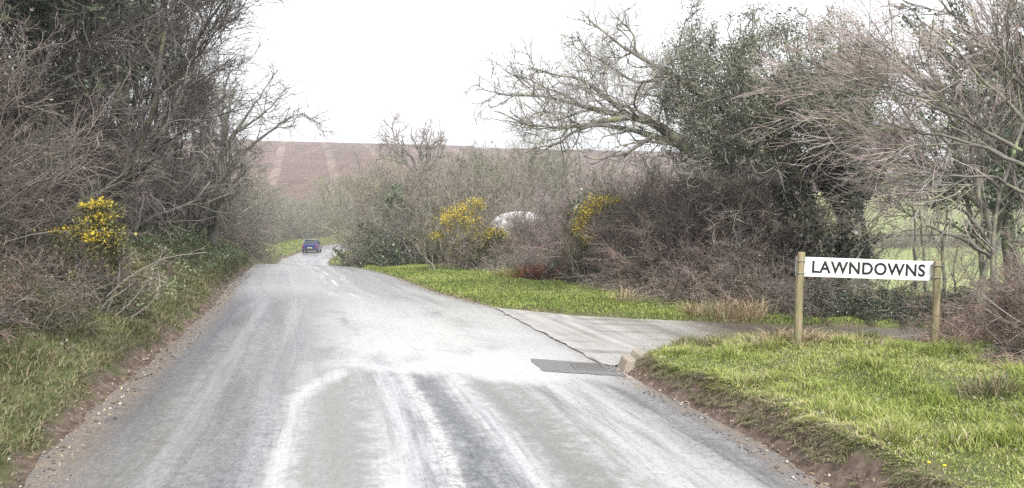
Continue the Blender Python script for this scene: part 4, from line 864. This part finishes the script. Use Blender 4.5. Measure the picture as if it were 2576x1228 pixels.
# dandelions
m, t, b = mat('dandelion_yellow', .6, .2); b.inputs['Base Color'].default_value = (.85, .62, .03, 1); M['dandelion'] = m
for k_, (px, py) in enumerate(((2143, 1140), (2372, 1142), (2335, 1128))):
    p = gz(px, py, .45); x, y = float(p[0]), float(p[1]); z0 = h1(x, y); rng = np.random.default_rng(50+k_)
    o = empty('dandelion', (x, y, z0)); tag(o, ['dandelion flower nearest the soil edge of the right verge', 'lower of the two yellow dandelions near the right picture edge', 'upper of the two yellow dandelions near the right picture edge'][k_], 'flower')
    P, Rr = grow(np.zeros((1, 3)), np.array([[.1, -.1, 1.]]), np.array([.09]), np.array([.002]), np.array([.0015]), 4, .05, rng)
    link('stem', tube_mesh('dandelion_stem', [(P, Rr, 5)], M['twig_green']), o)
    a_ = np.linspace(0, 6.28, 26, endpoint=False); rr_ = np.where(np.arange(26) % 2, .012, .008)
    bm = bmesh.new(); top = P[0, -1]; vs = [bm.verts.new((top[0]+math.cos(q)*r_, top[1]+math.sin(q)*r_, top[2]+.004)) for q, r_ in zip(a_, rr_)]
    cv = bm.verts.new((top[0], top[1], top[2]+.010)); cb = bm.verts.new((top[0], top[1], top[2]-.006))
    for q in range(26): bm.faces.new((vs[q], vs[(q+1) % 26], cv)); bm.faces.new((vs[(q+1) % 26], vs[q], cb))
    me = bpy.data.meshes.new('dandelion_head'); bm.to_mesh(me); bm.free(); link('flower_head', me, o, M['dandelion'])
# arching bare stems over the left bank
for k_, (pts, lab) in enumerate([([(290, 795), (320, 770), (352, 735), (372, 705)], 'pale bare stem slanting up from the left bank grass'), ([(270, 745), (330, 690), (420, 645), (520, 635)], 'long arching bramble stem reaching right across the left thicket'), ([(330, 800), (385, 760), (405, 715), (400, 690)], 'curved bare stem beside the slanting pale stem on the left bank')]):
    P3 = A(pts, 9.6); b0 = np.array(P3[0]); P, Rr = limb(P3, .009, .004, b0, 8, None); e = tag(empty('bramble_cane', b0), lab, 'stem')
    Sx, Sr = spawn(P[None], Rr[None], 7, np.random.default_rng(70+k_), ln=(.15, .35), K=3)
    link('main_stem', tube_mesh('bare_stem_main', [(P[None], Rr[None], 5)], M['twig_brown']), e); link('side_shoots', tube_mesh('bare_stem_shoots', [(Sx, Sr, 3)], M['twig_brown']), e)

# ------------------------------------------------------------------ built things
def simple(name, color, rough=.6, spec=.3, metal=0, nz=None):
    m, t, b = mat(name, rough, spec); b.inputs['Metallic'].default_value = metal
    if nz: t.links.new(ramp(t, noise(t, nz, 4, .65, vec=coords(t)), [(.3, tuple(c*.72 for c in color)), (.7, tuple(min(c*1.2, 1) for c in color))]), b.inputs['Base Color'])
    else: b.inputs['Base Color'].default_value = (*color, 1)
    return m
def bm_obj(name, bm, m, parent=None, smoothf=False, bevel=0):
    me = bpy.data.meshes.new(name)
    if bevel: bmesh.ops.bevel(bm, geom=bm.edges[:], offset=bevel, segments=2, affect='EDGES', profile=.5, clamp_overlap=True)
    bmesh.ops.recalc_face_normals(bm, faces=bm.faces[:]); bm.to_mesh(me); bm.free()
    if smoothf: me.polygons.foreach_set('use_smooth', np.ones(len(me.polygons), dtype=bool))
    return link(name, me, parent, m)
def box(bm, x0, x1, y0, y1, z0, z1):
    vs = [bm.verts.new((x, y, z)) for z in (z0, z1) for x, y in ((x0, y0), (x1, y0), (x1, y1), (x0, y1))]
    for f_ in ((0, 1, 2, 3), (4, 5, 6, 7), (0, 1, 5, 4), (1, 2, 6, 5), (2, 3, 7, 6), (3, 0, 4, 7)): bm.faces.new([vs[q] for q in f_])
# sign
pl, pr_ = at(2016, 660, 9.5), at(2358, 680, 9.5)
xs0, xs1 = float(at(2002, 670, 9.56)[0]), float(at(2352, 680, 9.56)[0]); zt = float(at(2180, 652, 9.56)[2]); zb = float(at(2180, 701, 9.56)[2])
sg = tag(empty('name_sign', ((pl[0]+pr_[0])/2, 9.5, h1(float(pl[0]+pr_[0])/2, 9.5))), 'white name board reading LAWNDOWNS between two wooden posts on the right verge', 'sign')
sx_, sy_, sz_ = sg.location
wood, t, b = mat('post_wood', .85, .2)
wn = noise(t, 1, 5, .65, vec=coords(t, 'Object', (30, 30, 2.2)))
wcol = ramp(t, wn, [(.3, (.15, .125, .075)), (.55, (.27, .225, .14)), (.75, (.36, .32, .21))])
t.links.new(mixrgb(t, ramp(t, noise(t, 9, 4, .6, vec=coords(t)), [(.5, (0, 0, 0)), (.68, (.7, .7, .7))]), wcol, (.16, .19, .08)), b.inputs['Base Color']); bump(t, b, wn, .6, .01)
for px, pt, r_ in ((2016, 634, .046), (2360, 657, .044)):
    p = at(px, pt, 9.5); zg = h1(float(p[0]), 9.5)-.35; bm = bmesh.new(); n = 14; rings = []
    zt_ = float(p[2]); zz_ = list(np.linspace(zg, zt_-.015, 16))+[zt_]
    for q, z in enumerate(zz_):
        rr = r_*(1.04-.05*(z-zg))*(1-.12*(q == 16)); ox = .006*math.sin(z*5+px); rings.append([bm.verts.new((p[0]-sx_+ox+rr*math.cos(a_)*(1+.04*math.sin(3*a_+z)), 9.5-sy_+rr*math.sin(a_), z-sz_)) for a_ in np.arange(n)*2*math.pi/n])
    for a_, c_ in zip(rings[:-1], rings[1:]):
        for q in range(n): bm.faces.new((a_[q], a_[(q+1) % n], c_[(q+1) % n], c_[q]))
    bm.faces.new(rings[-1]); bm_obj('post', bm, wood, sg, True)
sign_w, t, b = mat('sign_white', .35, .4); gr_ = noise(t, 1, 5, .7, vec=coords(t, 'Object', (5, 5, 9)))
t.links.new(ramp(t, gr_, [(.3, (.62, .64, .57)), (.48, (.77, .77, .75)), (.7, (.80, .80, .79))]), b.inputs['Base Color'])
steel = simple('bracket_steel', (.25, .25, .24), .45, .5, .6, nz=30)
for bx_ in (float(pl[0])-sx_, float(at(2357, 680, 9.5)[0])-sx_):
    for bz_ in (zb-sz_+.045, zt-sz_-.045):
        bm = bmesh.new(); box(bm, bx_-.051, bx_+.051, -.050, .056, bz_-.006, bz_+.006); bm_obj('bracket', bm, steel, sg, bevel=.002)
bm = bmesh.new(); box(bm, xs0-sx_, xs1-sx_, .057, .073, zb-sz_, zt-sz_); bm_obj('board', bm, sign_w, sg, bevel=.003)
bm = bmesh.new(); box(bm, xs0-sx_+.02, xs1-sx_-.02, .0735, .095, zb-sz_+.03, zt-sz_-.03); bm_obj('backing_rail', bm, wood, sg)
cu = bpy.data.curves.new('txt', 'FONT'); cu.body = 'LAWNDOWNS'; cu.size = 1; cu.extrude = .002; cu.offset = .026; cu.space_character = 1.08
to = bpy.data.objects.new('txt', cu); COL.objects.link(to); bpy.context.view_layer.update()
me = bpy.data.meshes.new_from_object(to.evaluated_get(bpy.context.evaluated_depsgraph_get())); bpy.data.objects.remove(to)
co = np.empty(len(me.vertices)*3); me.vertices.foreach_get('co', co); co = co.reshape(-1, 3)
tx0, tx1 = float(at(2043, 680, 9.55)[0]), float(at(2328, 680, 9.55)[0]); tz0, tz1 = zb+.045, zb+.045+31.5/F*9.55
cx = (co[:, 0]-co[:, 0].min())/np.ptp(co[:, 0])*(tx1-tx0)+tx0-sx_; cz = (co[:, 1]-co[:, 1].min())/np.ptp(co[:, 1])*(tz1-tz0)+tz0-sz_
me.vertices.foreach_set('co', np.stack([cx, .0555-co[:, 2]*.4, cz], 1).astype(np.float32).ravel()); me.update()
me.materials.clear(); link('lettering', me, sg, simple('sign_black', (.012, .012, .014), .45, .4))

# broken kerb stones
kerb = simple('kerb_concrete', (.27, .235, .195), .85, .2, nz=25)
for (px, py, w_, d_, h_, rz, lab) in ((1573, 912, .15, .26, .15, .25, 'broken pale kerb stone at the tip of the near verge, nearer the road'), (1598, 900, .09, .22, .17, .55, 'thin upright kerb stone wedged against the grass at the verge tip')):
    p = gz(px, py+14, .02); bm = bmesh.new(); box(bm, -w_/2, w_/2, -d_/2, d_/2, -.06, h_)
    for v_ in bm.verts:
        if v_.co.z > 0: v_.co.x = v_.co.x*.72+.02; v_.co.z += .04*(v_.co.y > 0)-.03*(v_.co.x < 0); v_.co.y *= .85
    o = bm_obj('kerb_stone', bm, kerb, bevel=.012); o.location = (p[0], p[1], ZR(p[1])); o.rotation_euler = (0, .14, rz); tag(o, lab, 'kerb stone')
# gully grate
iron = simple('cast_iron', (.16, .15, .145), .5, .5, .3)
g = tag(empty('drain_grate', (1.0, 9.92, float(roadz(1.0, 9.92))+.008), .1), 'iron drain grate set in the dark tarmac patch at the lane mouth', 'drain')
bm = bmesh.new()
for a_ in ((-.2, .2, -.2, -.17), (-.2, .2, .17, .2), (-.2, -.17, -.17, .17), (.17, .2, -.17, .17)): box(bm, *a_, -.02, .012)
bm_obj('frame', bm, iron, g)
bm = bmesh.new()
for q in range(6): box(bm, -.17, .17, -.15+q*.052, -.125+q*.052, -.02, .006)
bm_obj('bars', bm, iron, g)

# white curved roof (polytunnel) and white cottage seen through the hedge
sheet = simple('white_sheeting', (.82, .84, .86), .45, .4, nz=3); wallw = simple('white_render', (.78, .78, .76), .8, .2, nz=4)
y = 33.0; p0, p1 = at(1232, 590, y), at(1388, 600, y); top = float(at(1290, 531, y)[2]); zg = h1(float(p0[0]), y); bm = bmesh.new()
hw = (p1[0]-p0[0])/2; rings = []
for yy in np.linspace(0, 7, 9):
    rings.append([bm.verts.new((-hw*math.cos(a_), yy, (top-zg)*(.72+.28*max(math.sin(a_), 0)) if 0 < a_ < math.pi else 0.)) for a_ in [0]+list(np.linspace(.08, math.pi-.08, 16))+[math.pi]])
for a_, c_ in zip(rings[:-1], rings[1:]):
    for q in range(len(a_)-1): bm.faces.new((a_[q], a_[q+1], c_[q+1], c_[q]))
bm.faces.new(rings[0]); bm.faces.new(rings[-1])
tun = tag(empty('polytunnel', ((p0[0]+p1[0])/2, y, zg)), 'white curved roof of a small tunnel shed glimpsed between the gorse bushes', 'shed')
bm_obj('cover', bm, sheet, tun, False)
bm = bmesh.new()
for yy in np.linspace(0, 7, 5):
    pts = [(-(hw+.02)*math.cos(a_), (top-zg+.02)*(.72+.28*math.sin(a_))) for a_ in np.linspace(.08, math.pi-.08, 16)]
    for (xa, za), (xb, zb_) in zip(pts[:-1], pts[1:]):
        vs = [bm.verts.new(v_) for v_ in ((xa, yy-.02, za), (xb, yy-.02, zb_), (xb, yy+.02, zb_), (xa, yy+.02, za))]; bm.faces.new(vs)
bm_obj('hoops', bm, simple('galvanised', (.4, .41, .42), .4, .5, .6), tun)
def cottage(px0, px1, py_eave, py_ridge, y, label, dep=6):
    a_, c_ = at(px0, 560, y), at(px1, 560, y); ze = float(at((px0+px1)/2, py_eave, y)[2]); zr_ = float(at((px0+px1)/2, py_ridge, y)[2]); x0, x1 = float(a_[0]), float(c_[0]); xc = (x0+x1)/2; zg = h1(xc, y)-.3
    e = tag(empty('white_cottage', (xc, y, zg)), label, 'house'); hw = (x1-x0)/2; E_, R2 = ze-zg, zr_-zg
    bm = bmesh.new(); fr = [[bm.verts.new((sx, yy, z)) for sx, z in ((-hw, 0), (hw, 0), (hw, E_), (0, R2), (-hw, E_))] for yy in (0, dep)]
    bm.faces.new(fr[0]); bm.faces.new(fr[1])
    for q in range(5): bm.faces.new((fr[0][q], fr[0][(q+1) % 5], fr[1][(q+1) % 5], fr[1][q]))
    bm_obj('walls', bm, wallw, e)
    bm = bmesh.new()
    for s_ in (-1, 1):
        dz = (R2-E_)/hw; vs = []
        for yy in (-.2, dep+.2):
            for (xx, zz) in ((0, R2+.02), (s_*(hw+.25), E_-.25*dz+.02), (s_*(hw+.25), E_-.25*dz+.12), (0, R2+.12)): vs.append(bm.verts.new((xx, yy, zz)))
        for f_ in ((0, 1, 2, 3), (4, 5, 6, 7), (0, 1, 5, 4), (1, 2, 6, 5), (2, 3, 7, 6)): bm.faces.new([vs[q] for q in f_])
    bm_obj('roof', bm, simple('slate', (.16, .17, .19), .6, .3, nz=6), e)
    bm = bmesh.new(); box(bm, -.45, .45, -.04, .02, E_*.45, E_*.85); f0 = bm_obj('window', bm, simple('dark_glass', (.03, .035, .04), .1, .6), e)
cottage(1455, 1535, 482, 452, 62, 'white cottage gable glimpsed over the right gorse bush', 7)
cottage(1965, 2025, 470, 432, 75, 'white cottage wall glimpsed through the stems of the leaning tree', 7)
# distant pole
p = at(1221, 372, 350); pb = h1(float(p[0]), 350); top = float(at(1221, 322, 350)[2])
e = tag(empty('utility_pole', (float(p[0]), 350, pb)), 'lone thin utility pole on the hill skyline left of the long limbs', 'pole'); bm = bmesh.new(); bmesh.ops.create_cone(bm, cap_ends=True, segments=8, radius1=.16, radius2=.1, depth=top-pb)
bmesh.ops.translate(bm, verts=bm.verts[:], vec=(0, 0, (top-pb)/2)); bm_obj('pole', bm, M['bark_grey'], e)
bm = bmesh.new(); box(bm, -.8, .8, -.15, -.05, top-pb-.9, top-pb-.75); bm_obj('crossarm', bm, M['bark_grey'], e)

# ---- air
hz = bpy.data.materials.new('haze'); hz.use_nodes = True; hz.node_tree.nodes.remove(hz.node_tree.nodes['Principled BSDF'])
pv = hz.node_tree.nodes.new('ShaderNodeVolumePrincipled'); pv.inputs['Color'].default_value = (.96, .97, 1, 1); pv.inputs['Density'].default_value = .0014; pv.inputs['Anisotropy'].default_value = .2
hz.node_tree.links.new(pv.outputs[0], hz.node_tree.nodes['Material Output'].inputs['Volume'])
bm = bmesh.new(); box(bm, -450, 450, -30, 600, -8, 60); tag(bm_obj('haze', bm, hz), 'thin pale haze in the air over the road and the far hill', 'haze', kind='stuff')
# ---- car
paint = simple('blue_paint', (.010, .020, .12), .3, .5); cn = paint.node_tree.nodes['Principled BSDF']; cn.inputs['Coat Weight'].default_value = .4
glass = simple('car_glass', (.03, .04, .05), .08, .6); rubber = simple('tyre_rubber', (.02, .02, .02), .9, .2); red = simple('lamp_red', (.45, .015, .02), .3, .5)
plate = simple('plate_yellow', (.42, .38, .2), .5, .3); dark = simple('black_trim', (.02, .02, .022), .6, .3); rimm = simple('alloy', (.4, .4, .42), .35, .5, .7)
cp = gz(781, 637, 0); cy = float(cp[1]); cxx = float(XL(cy)+XRR(cy))/2-1.15
car = tag(empty('hatchback_car', (cxx, cy+1.9, float(ZR(cy+1.9))), R_(7)), 'dark blue hatchback driving away on the road beyond the crest', 'car')
car.scale = (.93, .93, .93)
# body: loft of cross-sections along Y (rear at -1.95)
def loft(secs, m, name, parent, bevel=0):
    bm = bmesh.new(); rs = [[bm.verts.new(v_) for v_ in s_] for s_ in secs]
    for a_, c_ in zip(rs[:-1], rs[1:]):
        for q in range(len(a_)): bm.faces.new((a_[q], a_[(q+1) % len(a_)], c_[(q+1) % len(a_)], c_[q]))
    bm.faces.new(rs[0]); bm.faces.new(rs[-1]); return bm_obj(name, bm, m, parent, False, bevel)
def sec(y, w_, z0, z1, zs): return [(-w_*.93, y, z0), (w_*.93, y, z0), (w_, y, z0+.15), (w_, y, zs), (w_*.95, y, z1), (-w_*.95, y, z1), (-w_, y, zs), (-w_, y, z0+.15)]
loft([sec(-1.95, .74, .32, .86, .62), sec(-1.86, .82, .24, .93, .68), sec(-1.2, .85, .2, .95, .7), sec(0, .86, .19, .93, .7), sec(1.0, .85, .2, .90, .68), sec(1.65, .82, .22, .78, .6), sec(1.92, .72, .3, .62, .5)], paint, 'body', car, .02)
def cab(y, wb, wt, zb_, zt_): return [(-wb, y, zb_), (wb, y, zb_), (wt, y, zt_), (-wt, y, zt_)]
bm = bmesh.new()   # greenhouse pillars and roof
rings = [[bm.verts.new(v_) for v_ in s_] for s_ in (cab(-1.80, .77, .76, .90, .93), cab(-1.5, .76, .60, .92, 1.36), cab(-.9, .77, .61, .92, 1.42), cab(.1, .77, .60, .91, 1.40), cab(.95, .74, .7, .88, .93))]
for a_, c_ in zip(rings[:-1], rings[1:]):
    for q in range(4): bm.faces.new((a_[q], a_[(q+1) % 4], c_[(q+1) % 4], c_[q]))
bm.faces.new(rings[0]); bm.faces.new(rings[-1]); bm_obj('cabin', bm, paint, car, False, .02)
def quadp(name, pts, m, parent, th=(0, -.012, .004)):
    bm = bmesh.new(); a_ = [bm.verts.new(v_) for v_ in pts]; c_ = [bm.verts.new(tuple(v_[q]+th[q] for q in range(3))) for v_ in pts]
    bm.faces.new(a_); bm.faces.new(c_[::-1]); n = len(pts)
    for q in range(n): bm.faces.new((a_[q], a_[(q+1) % n], c_[(q+1) % n], c_[q]))
    return bm_obj(name, bm, m, parent)
quadp('rear_window', [(-.64, -1.79, .98), (.64, -1.79, .98), (.53, -1.545, 1.31), (-.53, -1.545, 1.31)], glass, car, (0, -.03, .012))
for s_ in (-1, 1):
    quadp('side_window', [(s_*.775, -1.40, .97), (s_*.775, .62, .97), (s_*.64, .12, 1.34), (s_*.635, -1.2, 1.34)], glass, car, (s_*.015, 0, .002))
    quadp('tail_light', [(s_*.58, -1.935, .66), (s_*.80, -1.88, .68), (s_*.79, -1.84, .92), (s_*.64, -1.87, .92)], red, car, (s_*.01, -.045, 0))
    quadp('wing_mirror', [(s_*.84, .52, .93), (s_*.98, .50, .94), (s_*.98, .50, 1.05), (s_*.86, .52, 1.05)], paint, car, (0, .08, 0))
    for yy in (-1.3, 1.2):
        bm = bmesh.new(); bmesh.ops.create_cone(bm, cap_ends=True, segments=24, radius1=.30, radius2=.30, depth=.19, matrix=Matrix.Rotation(math.pi/2, 4, 'Y')); wo = bm_obj('wheel', bm, rubber, car, bevel=.02); wo.location = (s_*.77, yy, .30)
        bm = bmesh.new(); bmesh.ops.create_cone(bm, cap_ends=True, segments=16, radius1=.19, radius2=.19, depth=.03, matrix=Matrix.Rotation(math.pi/2, 4, 'Y')); ro = bm_obj('rim', bm, rimm, wo); ro.location = (s_*.095, 0, 0)
quadp('number_plate', [(-.26, -1.955, .50), (.26, -1.955, .50), (.26, -1.955, .61), (-.26, -1.955, .61)], plate, car, (0, -.015, 0))
quadp('rear_bumper', [(-.76, -1.955, .30), (.76, -1.955, .30), (.78, -1.935, .46), (-.78, -1.935, .46)], dark, car, (0, -.02, 0))
quadp('roof_spoiler', [(-.56, -1.50, 1.37), (.56, -1.50, 1.37), (.54, -1.66, 1.375), (-.54, -1.66, 1.375)], paint, car, (0, 0, .03))

# roots and dry grass hanging over the cut soil edge of the right verge, with crumbs of earth and stones below it
rg = np.random.default_rng(61)
x, y = rg.uniform(1.3, 3.6, 90000), rg.uniform(4.4, 12.2, 90000); l_, i_, f_ = sides(x, y)
k = (i_ > .16+.12*vnoise(x, y, .2, 71)) & (i_ < .36) & (vnoise(x, y, .3, 72) > -.28); x, y = x[k][:5200], y[k][:5200]
P_ = ground_pts(x, y); P_[:, 2] += .02
tag(link('hanging_grass', blades('hanging_grass', P_, .11, .006, M['grass_dull'], rg, .9, dirs=np.stack([-1.0+0*x, -.55+0*x, -.5+0*x], 1), curl=.95)), 'dull grass and roots hanging over the soil edge of the near right verge', 'grass', kind='stuff')
x, y = rg.uniform(-9.5, 3.0, 60000), rg.uniform(4.4, 24, 60000); l_, i_, f_ = sides(x, y)
k = (((i_ > -.22) & (i_ < .12)) | ((l_ > -.22) & (l_ < .25)) | ((f_ > -.15) & (f_ < .12))) & (rg.uniform(0, 1, len(x)) < .6); x, y, l_, i_, f_ = x[k], y[k], l_[k], i_[k], f_[k]
n_ = len(x); z_ = np.maximum(hgt(x, y), ZR(y)-.012+.010); s_ = rg.uniform(.004, .014, n_)+.010*(rg.uniform(0, 1, n_) < .12)
oc = np.array([(1, 0, 0), (0, 1, 0), (-1, 0, 0), (0, -1, 0), (0, 0, .8), (0, 0, -.5)], float); V = np.stack([x, y, z_], 1)[:, None]+oc[None]*s_[:, None, None]*rg.uniform(.7, 1.3, (n_, 6, 1))
T_ = np.array([(0, 1, 4), (1, 2, 4), (2, 3, 4), (3, 0, 4), (1, 0, 5), (2, 1, 5), (3, 2, 5), (0, 3, 5)]); T_ = (np.arange(n_)[:, None, None]*6+T_[None]).reshape(-1, 3)
M['grit'] = tinted('grit', [(0, (.06, .045, .036)), (.5, (.16, .13, .105)), (.85, (.30, .27, .23)), (1, (.5, .48, .44))], .85, .2)
me = mesh_np('edge_grit', V.reshape(-1, 3), T=T_, col=np.repeat(rg.uniform(0, 1, n_), 6)); me.materials.append(M['grit'])
tag(link('edge_grit', me), 'loose grit, crumbs of soil and small stones along the road edges', 'grit', kind='stuff')
# fallen leaves and small broad-leaved weeds scattered through the near verge
x, y = rg.uniform(1.6, 8.5, 9000), rg.uniform(4.3, 12.4, 9000); _, i_, _ = sides(x, y)
k = (i_ > .3) & (rg.uniform(0, 1, len(x)) < .15+.85*smooth(.12, .3, vnoise(x, y, .7, 81))) ; x, y = x[k], y[k]; P_ = ground_pts(x, y); P_[:, 2] += rg.uniform(.02, .07, len(x))
tag(link('verge_weeds', leaves('verge_weeds', P_, .030, M['leaf_dull'], rg, .6, droop=(0, 0, .3), tint=rg.uniform(0, .72, len(x)))), 'small weeds and brown fallen leaves in the near right verge grass', 'ground cover', kind='stuff')
